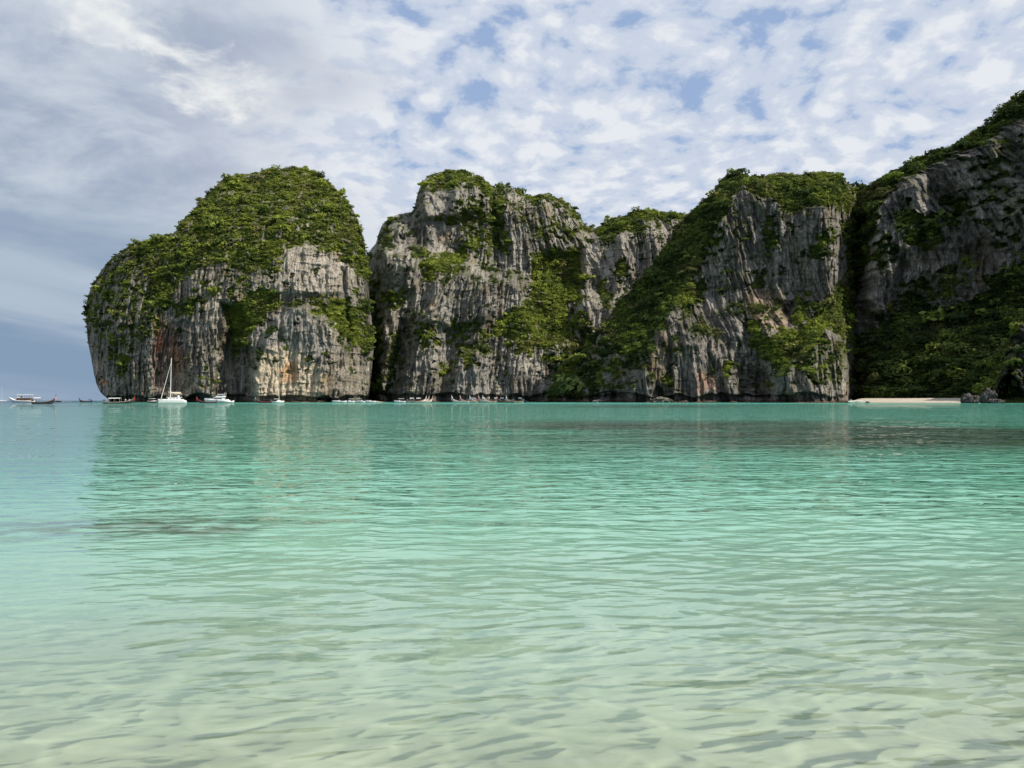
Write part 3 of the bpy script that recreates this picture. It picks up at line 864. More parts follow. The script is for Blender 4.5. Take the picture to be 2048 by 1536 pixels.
boulder('boulder', at(1939, 354), 354, 3.4, (1.1, 1, .9), 31, 'dark rounded boulder standing on the right end of the small beach')
boulder('boulder', at(1977, 343), 343, 3.9, (.85, .8, 1.15), 32, 'tall craggy dark boulder beside the black cave mouth', (0.13, 0.12, 0.11))
boulder('boulder', at(1992, 338), 338, 2.4, (1.6, 1, .6), 33, 'low dark rock at the foot of the tall craggy boulder')
boulder('boulder', at(1322, 482), 482, 4.2, (1.5, 1, .62), 34, 'grey slab-like boulder in the water under the pale rock pillar', (0.27, 0.24, 0.19))
boulder('boulder', at(1735, 428), 428, 0.8, (1.3, 1, .8), 35, 'small black rock on the pale sand near the bleached driftwood')
boulder('boulder', at(1197, 520), 520, 2.2, (1.8, 1, .6), 36, 'pale low rock beneath the shaded notch left of the promontory', (0.3, 0.28, 0.25))


for i_, (bx1, dd, rr_) in enumerate([(1090, 606, 2.2), (1128, 592, 1.6), (1160, 575, 2.4), (1262, 490, 1.7), (1368, 482, 1.5), (1420, 478, 2.0), (1468, 476, 1.4), (1512, 470, 1.8), (1575, 452, 2.1), (1640, 446, 1.6), (1684, 446, 2.0), (590, 534, 1.6), (640, 540, 1.8), (300, 566, 1.7)]):
    plc = ['at the foot of the middle cliff', 'at the foot of the promontory', 'below the rounded rock knob', 'under the cream-stained dome wall', 'left of the catamaran'][0 if bx1 in (1090, 1128, 1160) else 1 if 1200 < bx1 < 1540 else 2 if bx1 > 1540 else 3 if bx1 > 400 else 4]
    boulder('boulder', at(bx1, dd), dd, rr_, (random.uniform(1.3, 2.4), 1, random.uniform(.4, .75)), 60 + i_, 'low fallen brown rock in the water ' + plc, (0.17, 0.12, 0.09), group='fallen rocks along the cliff foot')


# ------------------------------------------------------------------ seabed and sea
def seabed():
    t_ = np.concatenate([[-60, -20, -8, -5, -3], np.linspace(-2, 20, 140), np.geomspace(20.3, 3000, 70)])
    xs = np.concatenate([-np.geomspace(3000, 16, 34), np.linspace(-15, 15, 150), np.geomspace(16, 3000, 34)])
    Y, X = np.meshgrid(t_, xs, indexing='ij')
    dep = np.where(Y < 0, np.maximum(0.42 + Y * 0.09, -2.5), 0.42 + 0.045 * Y)
    dep = np.minimum(dep, 7.0)
    near = ss(-Y, -45, -20)
    Z = -dep + near * 0.035 * fbm(X / 0.9 + 0.4 * pn(X / 2, Y / 2, 5), Y / 0.35, 3, 61)
    me = mesh_from('seabed', np.stack([X, Y, Z], -1).reshape(-1, 3), grid_faces(*X.shape))
    me.polygons.foreach_set('use_smooth', np.ones(len(me.polygons), bool))
    m, t = mat('seabed_sand')
    geo = t.n('ShaderNodeNewGeometry').outputs['Position']
    n1 = t.noise(geo, 1.3, 5.0, 0.6); n2 = t.noise(geo, 0.25, 3.0, 0.5)
    c = t.mix(t.mr(n1, 0.3, 0.7), (0.68, 0.63, 0.50, 1), (0.82, 0.76, 0.61, 1))
    c = t.vm('SCALE', c, sc_=t.m('MULTIPLY', t.mr(n2, 0.3, 0.7, 0.9, 1.08), t.mr(t.sep(geo)[2], -0.12, 0.05, 1.0, 0.62)))
    d = t.n('ShaderNodeBsdfDiffuse', {'Color': c})
    t.n('ShaderNodeOutputMaterial', {'Surface': d.outputs[0]})
    me.materials.append(m)
    link('seabed', me, kind='structure')


seabed()


def sea():
    rows_px = np.concatenate([np.geomspace(2600, 740, 60), np.arange(736, 30, -1.9), np.geomspace(29.5, 0.12, 90)])
    yv = EYE * F / rows_px
    pxs = np.concatenate([np.linspace(-1400, -60, 70), np.arange(-56, 2106, 4.0), np.linspace(2110, 3500, 70)])
    off = np.geomspace(0.04, 400, 90)
    X = (pxs[None, :] - CX) / F * yv[:, None]
    X = np.concatenate([X[:, :1] - off[::-1], X, X[:, -1:] + off], 1)
    back = np.linspace(-7.0, yv[0] - 0.08, 110)            # the shallows behind the camera, up to the shore
    X = np.concatenate([np.repeat(X[:1], len(back), 0), X], 0)
    yv = np.concatenate([back, yv])
    Y = np.repeat(yv[:, None], X.shape[1], 1)
    # back part (behind the camera) closes the sheet
    wob = 0.35 * fbm(X / 3.1, Y / 3.1, 2, 50)
    a = X * 0.10 + Y
    fade1 = 0.35 + 0.65 * ss(-Y, -70, -20); fade2 = 0.4 + 0.6 * ss(-Y, -300, -80)
    w1 = pn(X / 0.75 + 2.4 * wob, (a + wob) / 0.27, 51)
    w2 = 1 - 1.7 * np.abs(pn(X / 0.5 - 0.4 * Y, (Y - 0.30 * X + wob) / 0.19, 52))
    w3 = pn(X / 3.4, (a + wob) / 0.95, 53)
    w4 = pn(X / 8.0, (Y + 0.12 * X) / 2.4, 54)
    amp = 0.55 + 0.45 * ss(fbm(X / 9, Y / 6, 2, 57), -0.4, 0.3)
    # the lee of the open left side lies calmer
    calm = (0.45 + 0.55 * ss(X / np.maximum(Y, 1), -0.62, -0.48)) * (0.30 + 0.70 * ss(Y, 3.5, 10))
    Zw = (0.0155 * (1 - 1.6 * np.abs(w1)) * fade1 + 0.009 * w2 * fade1 + 0.010 * w3 * fade2 + 0.016 * w4) * amp * calm
    Vv = np.stack([X, Y, Zw], -1).reshape(-1, 3)
    me = mesh_from('sea', Vv, grid_faces(*X.shape))
    me.polygons.foreach_set('use_smooth', np.ones(len(me.polygons), bool))
    # body colour of the water: sand shows pale green inshore, turquoise further out, reef patches darker
    L = np.log(np.maximum(Y, 1.0))
    stops = [(2.0, (0.52, 0.62, 0.46), 0.08), (4.5, (0.48, 0.76, 0.60), 0.36), (7.5, (0.32, 0.65, 0.49), 0.68), (13, (0.175, 0.48, 0.35), 0.88),
             (25, (0.085, 0.29, 0.195), 0.96), (60, (0.07, 0.25, 0.175), 1.0), (150, (0.06, 0.22, 0.16), 1.0), (400, (0.055, 0.22, 0.165), 1.0), (900, (0.03, 0.09, 0.12), 1.0), (9000, (0.02, 0.06, 0.09), 1.0)]
    ls = [math.log(s[0]) for s in stops]
    Lw = L + 0.16 * fbm(X / (4 + Y * 0.12), Y / (3 + Y * 0.08), 3, 55)
    col = np.stack([np.interp(Lw, ls, [s[1][k] for s in stops]) for k in range(3)], -1)
    op = np.interp(Lw, ls, [s[2] for s in stops])
    # reef and seagrass patches on the bottom
    reef = ss(fbm(X / 26, Y / 12, 4, 56), -0.25, 0.15) * ss(Y, 17, 24) * ss(-Y, -56, -40) * ss(X / np.maximum(Y, 1), -0.15, 0.1)
    reef2 = ss(fbm(X / 60, Y / 40, 3, 59), 0.05, 0.35) * ss(Y, 110, 150) * ss(-Y, -260, -200) * 0.7
    rf = np.maximum(reef, reef2)
    col = col * (1 - rf[..., None] * np.array([0.35, 0.62, 0.66]))
    # pale shallow lane in front of the cliffs
    lane = ss(Y, 270, 330) * ss(-Y, -480, -400) * ss(X / np.maximum(Y, 1), -0.5, -0.2)
    col = col + lane[..., None] * np.array([0.03, 0.14, 0.11])
    # water colour darkened in a wedge on the left, bottom no deeper
    left_dark = ss(-X / np.maximum(Y, 1), 0.48, 0.62) * ss(Y, 5, 16)
    col = col * (1 - left_dark[..., None] * np.array([0.30, 0.28, 0.28]))
    # open sea outside the bay, left
    openw = ss(-X / np.maximum(Y, 1), 0.54, 0.60) * ss(Y, 170, 330)
    col = col * (1 - openw[..., None]) + np.array([0.06, 0.12, 0.16]) * openw[..., None]
    patch_ = np.exp(-(((X + 4.1 - 0.1 * (Y - 8)) / 1.5) ** 2 + ((Y - 8.25 - 0.1 * X) / 0.72) ** 2) * 0.9) + 0.6 * np.exp(-(((X + 3.0) / 0.5) ** 2 + ((Y - 7.6) / 0.3) ** 2))
    patch_ = np.clip(patch_, 0, 1) * ss(fbm(X / 0.5, Y / 0.22, 3, 58), -0.35, 0.15)
    col = col * (1 - patch_[..., None] * np.array([0.55, 0.62, 0.66]))
    add_attr(me, 'body', col.reshape(-1, 3)); add_attr(me, 'opac', op.ravel().astype(np.float32), 'FLOAT')
    m, t = mat('sea_water')
    geo = t.n('ShaderNodeNewGeometry').outputs['Position']
    body = t.n('ShaderNodeAttribute', attribute_name='body').outputs['Color']
    opac = t.n('ShaderNodeAttribute', attribute_name='opac').outputs['Fac']
    xyz = t.sep(geo)
    wp = t.n('ShaderNodeTexNoise', {'Vector': geo, 'Scale': 0.8, 'Detail': 2.0}).outputs[1]
    g2 = t.vm('ADD', geo, t.vm('SCALE', wp, sc_=0.5))
    h1 = t.noise(t.vm('MULTIPLY', g2, (0.75, 2.0, 1.0)), 1.5, 3.0, 0.5)
    h2 = t.noise(t.vm('MULTIPLY', geo, (0.5, 1.0, 1.0)), 0.5, 4.0, 0.55)
    hh = t.m('ADD', t.m('MULTIPLY', h1, t.mr(xyz[1], 3.0, 12.0, 0.018, 0.085)), t.m('MULTIPLY', h2, t.m('ADD', t.mr(xyz[1], 6.0, 60.0, 0.05, 0.60, False), t.mr(xyz[1], 150.0, 900.0, 0.0, 3.0))))
    b = t.n('ShaderNodeBump', {'Strength': 1.0, 'Distance': 1.0, 'Height': hh})
    fr = t.n('ShaderNodeFresnel', {'IOR': 1.40, 'Normal': b.outputs[0]})
    gl = t.n('ShaderNodeBsdfGlossy', {'Color': (1, 1, 1, 1), 'Roughness': 0.022, 'Normal': b.outputs[0]})
    # caustic light pattern put into the transmission colour, not cast by the ripples
    vor = t.n('ShaderNodeTexVoronoi', {'Vector': t.vm('ADD', t.vm('MULTIPLY', geo, (1.0, 1.5, 0.0)), t.vm('SCALE', wp, sc_=0.9)), 'Scale': 2.3}, feature='DISTANCE_TO_EDGE')
    net = t.mr(vor.outputs[0], 0.0, 0.13, 1.0, 0.80)
    trc = t.vm('SCALE', (0.90, 1.0, 0.94), sc_=net)
    tr = t.n('ShaderNodeBsdfTransparent', {'Color': trc})
    df = t.n('ShaderNodeBsdfDiffuse', {'Color': body})
    mx = t.n('ShaderNodeMixShader', {0: opac, 1: tr.outputs[0], 2: df.outputs[0]})
    mx2 = t.n('ShaderNodeMixShader', {0: fr.outputs[0], 1: mx.outputs[0], 2: gl.outputs[0]})
    t.n('ShaderNodeOutputMaterial', {'Surface': mx2.outputs[0]})
    me.materials.append(m)
    link('sea', me, kind='structure')


sea()
#BOATS#

# ------------------------------------------------------------------ mesh helpers for the boats
def mb(name, verts, faces, material, parent, smooth=False, bev=0.0):
    me = bpy.data.meshes.new(name)
    me.from_pydata([tuple(p) for p in verts], [], faces)
    me.materials.append(material)
    if smooth:
        me.polygons.foreach_set('use_smooth', [True] * len(me.polygons))
    me.update()
    o = link(name, me, parent)
    if bev:
        b = o.modifiers.new('bevel', 'BEVEL'); b.width = bev; b.segments = 2
    return o


def box(x0, x1, y0, y1, z0, z1, top=(1, 1), sh=0.0):
    """box whose top is scaled by top and shifted by sh along x"""
    cx, cy = (x0 + x1) / 2, (y0 + y1) / 2
    V = []
    for z, f in ((z0, (1, 1)), (z1, top)):
        for x, y in ((x0, y0), (x1, y0), (x1, y1), (x0, y1)):
            V.append((cx + (x - cx) * f[0] + (sh if z == z1 else 0), cy + (y - cy) * f[1], z))
    Fc = [(0, 3, 2, 1), (4, 5, 6, 7), (0, 1, 5, 4), (1, 2, 6, 5), (2, 3, 7, 6), (3, 0, 4, 7)]
    return V, Fc


def merge(*parts):
    V = []; Fc = []
    for v_, f_ in parts:
        o = len(V); V += list(v_); Fc += [tuple(i + o for i in f) for f in f_]
    return V, Fc


def tube(p0, p1, r0, r1=None, n=8):
    r1 = r0 if r1 is None else r1
    p0, p1 = Vector(p0), Vector(p1)
    d = (p1 - p0).normalized(); a = d.orthogonal().normalized(); b = d.cross(a)
    V = []; Fc = []
    for p, r in ((p0, r0), (p1, r1)):
        for k in range(n):
            t = 2 * math.pi * k / n
            V.append(p + a * math.cos(t) * r + b * math.sin(t) * r)
    for k in range(n):
        Fc.append((k, (k + 1) % n, n + (k + 1) % n, n + k))
    Fc.append(tuple(range(n))[::-1]); Fc.append(tuple(range(n, 2 * n)))
    return V, Fc


def hull(st, inner=0.12, floor=0.25):
    """stations (x, half beam, keel z, sheer z) -> open boat shell with gunwale and floor"""
    V = []; Fc = []
    K = 7
    for x, b, kz, sz in st:
        for k in range(K):
            t = k / (K - 1)
            V.append((x, -b * (1 - t) ** 0.0 * math.cos(t * math.pi / 2) ** 0.7 if t < 1 else 0.0, sz + (kz - sz) * math.sin(t * math.pi / 2) ** 1.2))
        for k in range(K - 2, -1, -1):
            t = k / (K - 1)
            V.append((x, b * math.cos(t * math.pi / 2) ** 0.7, sz + (kz - sz) * math.sin(t * math.pi / 2) ** 1.2))
        bi = max(b - inner, 0.01); fz = min(kz + (sz - kz) * 0.45 + floor * 0, sz - 0.02)
        V += [(x, bi, sz), (x, bi * 0.9, fz), (x, -bi * 0.9, fz), (x, -bi, sz)]
    M = 2 * K - 1 + 4
    for i in range(len(st) - 1):
        for k in range(M):
            a = i * M + k; b2 = i * M + (k + 1) % M
            Fc.append((a, b2, b2 + M, a + M))
    Fc.append(tuple(range(M))[::-1]); Fc.append(tuple((len(st) - 1) * M + k for k in range(M)))
    return V, Fc


M_ = dict(
    white=plain('white_gelcoat', (0.80, 0.80, 0.78), 0.3, 0.05),
    offw=plain('weathered_white', (0.76, 0.74, 0.70), 0.6, 0.12),
    dark=plain('dark_painted_wood', (0.045, 0.040, 0.036), 0.6, 0.25),
    brown=plain('varnished_wood', (0.22, 0.12, 0.055), 0.5, 0.25),
    pale=plain('pale_wood', (0.68, 0.58, 0.48), 0.6, 0.2),
    red=plain('red_paint', (0.42, 0.035, 0.045), 0.5, 0.1),
    pink=plain('pink_cloth', (0.72, 0.34, 0.34), 0.8, 0.1),
    blue=plain('faded_blue_cloth', (0.22, 0.33, 0.45), 0.8, 0.1),
    green=plain('green_cloth', (0.10, 0.28, 0.16), 0.8, 0.1),
    glass=plain('tinted_glass', (0.015, 0.018, 0.022), 0.08, 0.05),
    metal=plain('engine_metal', (0.20, 0.20, 0.20), 0.4, 0.2, 0.7),
    cream=plain('cream_canvas', (0.66, 0.60, 0.46), 0.85, 0.08),
    foam=plain('foam', (0.82, 0.85, 0.86), 0.9, 0.1),
    skin=plain('skin', (0.38, 0.22, 0.14), 0.6, 0.05),
    shirt=plain('white_shirt', (0.75, 0.75, 0.75), 0.9, 0.05),
    trunks=plain('dark_shorts', (0.05, 0.06, 0.10), 0.9, 0.05),
    hair=plain('dark_hair', (0.02, 0.016, 0.013), 0.7, 0.05),
)


def thing(name, label, cat, loc, rz=0.0, group=None):
    o = link(name, None, label=label, category=cat)
    if group: o['group'] = group
    o.location = loc; o.rotation_euler = (0, 0, rz)
    return o


def longtail(label, loc, rz, L=9.5, hullm='dark', trim='brown', cloth='pink', roof='offw', roofspan=(-3.0, 0.6), group='wooden longtail boats', k=1.0, deck=True):
    t = thing('longtail_boat', label, 'boat', loc, rz, group)
    t.scale = (1, 1.15, 1.28)
    s_ = L / 9.5
    st = [(-4.4, 0.55, 0.05, 0.62), (-3.6, 0.75, -0.18, 0.58), (-2.0, 0.88, -0.25, 0.52), (0, 0.92, -0.25, 0.54), (1.8, 0.82, -0.2, 0.68), (3.2, 0.58, -0.05, 0.98), (4.2, 0.26, 0.25, 1.42), (4.7, 0.09, 0.62, 1.85)]
    st = [(x * s_, b, kz, sz) for x, b, kz, sz in st]
    V, Fc = hull(st)
    mb('hull', V, Fc, M_[hullm], t, True)
    # painted rubbing strake
    for sg in (-1, 1):
        parts = []
        for (x0, b0, k0, z0), (x1, b1, k1, z1) in zip(st[:-1], st[1:]):
            parts.append(tube((x0, sg * (b0 + .03), z0 - .1), (x1, sg * (b1 + .03), z1 - .1), 0.055, n=6))
        mb('rubbing_strake', *merge(*parts), M_[trim], t)
    xs = 4.55 * s_
    V, Fc = merge(tube((xs, 0, 1.3), (xs + .42, 0, 2.2), 0.14, 0.12), tube((xs + .42, 0, 2.2), (xs + .62, 0, 2.95), 0.12, 0.07))
    mb('stem_post', V, Fc, M_[hullm], t)
    V, Fc = merge(tube((xs + .22, 0, 1.75), (xs + .45, 0, 2.25), 0.22, 0.24, 10), tube((xs + .47, -.02, 2.2), (xs + .30, -.22, 1.15), 0.10, 0.04), tube((xs + .47, .04, 2.15), (xs + .60, .20, 0.95), 0.11, 0.05), tube((xs + .5, 0, 2.1), (xs + .52, 0, 0.7), 0.10, 0.03))
    mb('ribbon', V, Fc, M_[cloth], t)
    if roofspan:
        a, b = roofspan[0] * s_, roofspan[1] * s_
        n = 7; V = []; Fc = []
        for i in range(n):
            y = -0.82 + 1.64 * i / (n - 1); z = 1.72 + 0.20 * (1 - (y / .82) ** 2)
            V += [(a, y, z), (b, y, z + .05), (a, y, z - .05), (b, y, z)]
        for i in range(n - 1):
            q = i * 4
            Fc += [(q, q + 1, q + 5, q + 4), (q + 2, q + 6, q + 7, q + 3)]
        Fc += [(0, 2, 3, 1), (4 * n - 4, 4 * n - 3, 4 * n - 1, 4 * n - 2)]
        for i in range(n - 1):
            q = i * 4; Fc += [(q, q + 4, q + 6, q + 2), (q + 1, q + 3, q + 7, q + 5)]
        mb('canopy', V, Fc, M_[roof], t)
        for x in (a + .15, (a + b) / 2, b - .15):
            for y in (-.74, .74):
                mb('canopy_post', *tube((x, y, .5), (x, y, 1.76), 0.035, n=6), M_[trim], t)
    for x in (-1.6, -0.2, 1.3):
        mb('thwart', *box(x * s_, x * s_ + .32, -.72, .72, .40, .46), M_['pale'], t)
    xe = -4.1 * s_
    mb('engine', *merge(box(xe - .55, xe + .45, -.26, .26, .85, 1.35, (.85, .8)), tube((xe, 0, .5), (xe, 0, .9), .08), tube((xe + .4, 0, 1.15), (xe + 1.5, .1, 1.35), .03)), M_['metal'], t)
    mb('propeller_shaft', *tube((xe - .5, 0, 1.0), (xe - 3.6, 0, 0.02), .045, n=6), M_['metal'], t)
    return t


def speedboat(label, loc, rz, L=8.0, roof=True, cab=True, group=None, hullm='white', canvas='white'):
    t = thing('speedboat', label, 'boat', loc, rz, group)
    s_ = L / 8.0
    st = [(-4, 1.05, -.25, .85), (-2, 1.2, -.3, .85), (0, 1.22, -.3, .92), (1.8, 1.0, -.25, 1.05), (3.0, .6, -.05, 1.2), (3.8, .22, .45, 1.32), (4.2, .05, .95, 1.38)]
    mb('hull', *hull([(x * s_, b, k_, z) for x, b, k_, z in st]), M_[hullm], t, True)
    mb('foredeck', *merge(box(1.2 * s_, 3.1 * s_, -.6, .6, .95, 1.22, (.7, .75), -.15)), M_['white'], t)
    if cab:
        mb('console', *box(-.4 * s_, 1.1 * s_, -.75, .75, .6, 1.45, (.75, .85), -.1), M_['white'], t, bev=.05)
        mb('windscreen', *box(.15 * s_, 1.05 * s_, -.72, .72, 1.45, 1.85, (.55, .85), -.22), M_['glass'], t)
    if roof:
        mb('canopy', *box(-2.9 * s_, 1.0 * s_, -1.05, 1.05, 2.35, 2.48, (.94, .9)), M_[canvas], t, bev=.03)
        for x in (-2.7, -.9, .7):
            for y in (-.95, .95):
                mb('canopy_post', *tube((x * s_, y, .8), (x * s_, y, 2.36), .04, n=6), M_['metal'], t)
    for y in (-.8, .8):
        mb('bench', *box(-3.2 * s_, -.9 * s_, y - .2, y + .2, .55, 1.0), M_['offw'], t)
    for y in (-.45, .45):
        mb('outboard_motor', *merge(box(-4.65 * s_, -4.1 * s_, y - .2, y + .2, .75, 1.35, (.8, .8)), box(-4.5 * s_, -4.25 * s_, y - .08, y + .08, -.3, .8)), M_['metal'], t)
    return t


def motor_yacht(label, loc, rz):
    t = thing('motor_yacht', label, 'boat', loc, rz)
    st = [(-7, 2.0, -.3, 1.5), (-4, 2.25, -.4, 1.55), (0, 2.3, -.4, 1.75), (3.5, 1.9, -.3, 2.05), (5.6, 1.1, 0, 2.3), (6.9, .4, .8, 2.5), (7.4, .05, 1.6, 2.55)]
    mb('hull', *hull(st), M_['white'], t, True)
    mb('foredeck', *box(1.5, 6.3, -1.2, 1.2, 1.75, 2.35, (.75, .6), -.5), M_['white'], t, bev=.06)
    mb('cabin', *box(-4.2, 2.4, -1.75, 1.75, 1.5, 3.15, (.78, .86), -.5), M_['white'], t, bev=.1)
    for y in (-1, 1):
        mb('cabin_window', *box(-3.6, 1.4, y * 1.62 - .06, y * 1.62 + .12 * y, 2.25, 2.8, (.9, 1), -.2), M_['glass'], t)
    mb('windscreen', *box(.9, 2.1, -1.4, 1.4, 2.35, 3.0, (.5, .9), -.35), M_['glass'], t)
    mb('flybridge', *box(-4.6, .6, -1.6, 1.6, 3.15, 3.95, (.86, .92), -.35), M_['white'], t, bev=.08)
    mb('hardtop', *box(-4.2, -.6, -1.45, 1.45, 4.75, 4.95, (.9, .88)), M_['white'], t, bev=.05)
    for x in (-3.8, -1.2):
        for y in (-1.2, 1.2):
            mb('hardtop_post', *tube((x, y, 3.6), (x + .2, y, 4.78), .06, n=6), M_['white'], t)
    mb('radar_arch', *merge(tube((-4.4, -1.3, 3.7), (-4.9, -1.2, 5.6), .12, .07), tube((-4.4, 1.3, 3.7), (-4.9, 1.2, 5.6), .12, .07), tube((-4.9, -1.2, 5.55), (-4.9, 1.2, 5.55), .07)), M_['white'], t)
    mb('swim_platform', *box(-8.2, -6.8, -1.9, 1.9, .35, .55), M_['white'], t)
    mb('transom_stair', *box(-7.1, -5.6, -1.7, 1.7, .5, 2.0, (.4, .9), .4), M_['white'], t)
    for y in (-1, 1):
        r_ = mb('bow_rail', *tube((3.2, y * 1.6, 2.95), (6.8, y * .28, 3.1), .035, n=5), M_['metal'], t)
        for i in range(5):
            mb('rail_post', *tube((3.2 + i * .9, y * (1.6 - i * .33), 2.1), (3.2 + i * .9, y * (1.6 - i * .33), 2.95), .03, n=5), M_['metal'], r_)
    return t


def catamaran(label, loc, rz):
    t = thing('sailing_catamaran', label, 'boat', loc, rz)
    for y in (-2.9, 2.9):
        st = [(-6.8, .55, -.3, 1.1), (-5.0, .8, -.4, 1.75), (0, .85, -.4, 1.9), (4, .7, -.35, 1.95), (6.2, .3, -.25, 1.95), (6.9, .04, 0, 1.95)]
        V, Fc = hull(st)
        h = mb('hull', [(a, b + y, c) for a, b, c in V], Fc, M_['white'], t, True)
        mb('hull_deck', *box(-5.6, 5.8, y - .6, y + .6, 1.84, 1.93, (.96, .8)), M_['white'], h)
    mb('bridge_deck', *box(-5.2, 2.2, -2.4, 2.4, .95, 1.9), M_['white'], t)
    mb('cabin', *box(-3.9, 2.4, -2.4, 2.4, 1.9, 2.75, (.84, .85), -.3), M_['white'], t, bev=.1)
    for y in (-1, 1):
        for i in range(3):
            mb('cabin_window', *box(-2.8 + i * 1.5, -1.6 + i * 1.5, y * 2.2 - .05, y * 2.2 + .07 * y, 2.12, 2.55), M_['glass'], t)
    mb('cabin_roof', *box(-4.8, 2.9, -2.3, 2.3, 2.78, 2.98, (.95, .95)), M_['white'], t, bev=.05)
    mb('helm_console', *box(-3.4, -2.4, -1.6, 1.6, 3.0, 3.9, (.8, .9)), M_['offw'], t)
    mb('bimini', *box(-3.9, -1.2, -1.8, 1.8, 4.55, 4.68, (.94, .92)), M_['cream'], t)
    for x in (-3.7, -1.4):
        for y in (-1.6, 1.6):
            mb('bimini_post', *tube((x, y, 2.95), (x, y, 4.56), .04, n=6), M_['metal'], t)
    mast = mb('mast', *tube((1.0, 0, 2.9), (.55, 0, 23.2), .20, .16), M_['white'], t)
    mb('spreader', *tube((.9, -1.1, 9.4), (.9, 1.1, 9.4), .08, n=6), M_['white'], mast)
    mb('spreader', *tube((.75, -.8, 15.4), (.75, .8, 15.4), .07, n=6), M_['white'], mast)
    mb('sail_bag', *merge(box(-4.0, .7, -.25, .25, 4.9, 5.6, (.96, .5), .1), tube((.8, 0, 5.1), (.75, 0, 6.6), .22, .10)), M_['cream'], t)
    mb('furled_headsail', *tube((5.4, 0, 2.1), (.75, 0, 20.5), .17, .09), M_['offw'], t)
    mb('crossbeam', *tube((5.5, -2.7, 1.8), (5.5, 2.7, 1.8), .11), M_['metal'], t)
    mb('trampoline', *box(2.4, 5.4, -2.2, 2.2, 1.68, 1.71), M_['offw'], t)
    for y in (-2.9, 2.9):
        mb('shroud', *tube((-.4, y, 1.9), (.62, 0, 20.2), .025, n=4), M_['metal'], t)
    return t


def tour_boat(label, loc, rz):
    t = thing('tour_boat', label, 'boat', loc, rz)
    st = [(-8, 1.9, -.2, 1.35), (-4, 2.2, -.4, 1.25), (0, 2.25, -.4, 1.3), (4, 2.0, -.3, 1.7), (6.5, 1.2, 0, 2.5), (8.2, .4, .9, 3.4), (9.0, .06, 1.9, 4.0)]
    mb('hull', *hull(st), M_['white'], t, True)
    mb('cabin', *box(-6.6, 3.0, -1.75, 1.75, 1.1, 3.1), M_['brown'], t)
    for y in (-1, 1):
        for i in range(6):
            mb('cabin_window', *box(-6.1 + i * 1.5, -5.1 + i * 1.5, y * 1.75 - .03, y * 1.75 + .05 * y, 1.75, 2.65), M_['glass'], t)
    mb('upper_deck', *box(-7.2, 3.6, -1.95, 1.95, 3.1, 3.28), M_['offw'], t)
    mb('wheelhouse', *box(.6, 3.0, -1.4, 1.4, 3.28, 4.6, (.85, .9), -.2), M_['offw'], t)
    mb('wheelhouse_window', *box(1.6, 2.95, -1.2, 1.2, 3.8, 4.35, (.8, 1), -.1), M_['glass'], t)
    mb('roof', *box(-7.2, 2.6, -2.0, 2.0, 5.45, 5.65, (.97, .92)), M_['white'], t)
    for x in (-6.8, -4.4, -2.0, .4, 2.3):
        for y in (-1.8, 1.8):
            mb('roof_post', *tube((x, y, 3.2), (x, y, 5.5), .06, n=6), M_['offw'], t)
    for y in (-1.9, 1.9):
        for z in (3.7, 4.1):
            mb('railing', *tube((-7.1, y, z), (3.4, y, z), .04, n=5), M_['brown'], t)
    for i in range(4):
        for y in (-1, 1):
            mb('rail_post', *tube((3.6 + i * 1.2, y * (1.9 - i * .42), 1.6 + i * .45), (3.6 + i * 1.2, y * (1.9 - i * .42), 2.6 + i * .4), .04, n=5), M_['metal'], t)
    mb('mast', *tube((-.5, 0, 5.6), (-.5, 0, 7.6), .06), M_['metal'], t)
    return t


def sailing_yacht(label, loc, rz, H=12.0, L=9.0):
    t = thing('sailing_yacht', label, 'boat', loc, rz)
    st = [(-.5 * L, .9, -.2, .9), (-.2 * L, 1.35, -.3, .9), (.15 * L, 1.2, -.3, 1.0), (.38 * L, .5, 0, 1.15), (.5 * L, .05, .5, 1.25)]
    mb('hull', *hull(st), M_['white'], t, True)
    mb('cabin', *box(-.15 * L, .22 * L, -.7, .7, .85, 1.4, (.8, .8)), M_['white'], t)
    mb('mast', *tube((.05 * L, 0, 1.2), (.02 * L, 0, H), .13, .08), M_['white'], t)
    mb('boom', *tube((.05 * L, 0, 2.1), (-.4 * L, 0, 2.1), .14), M_['cream'], t)
    return t


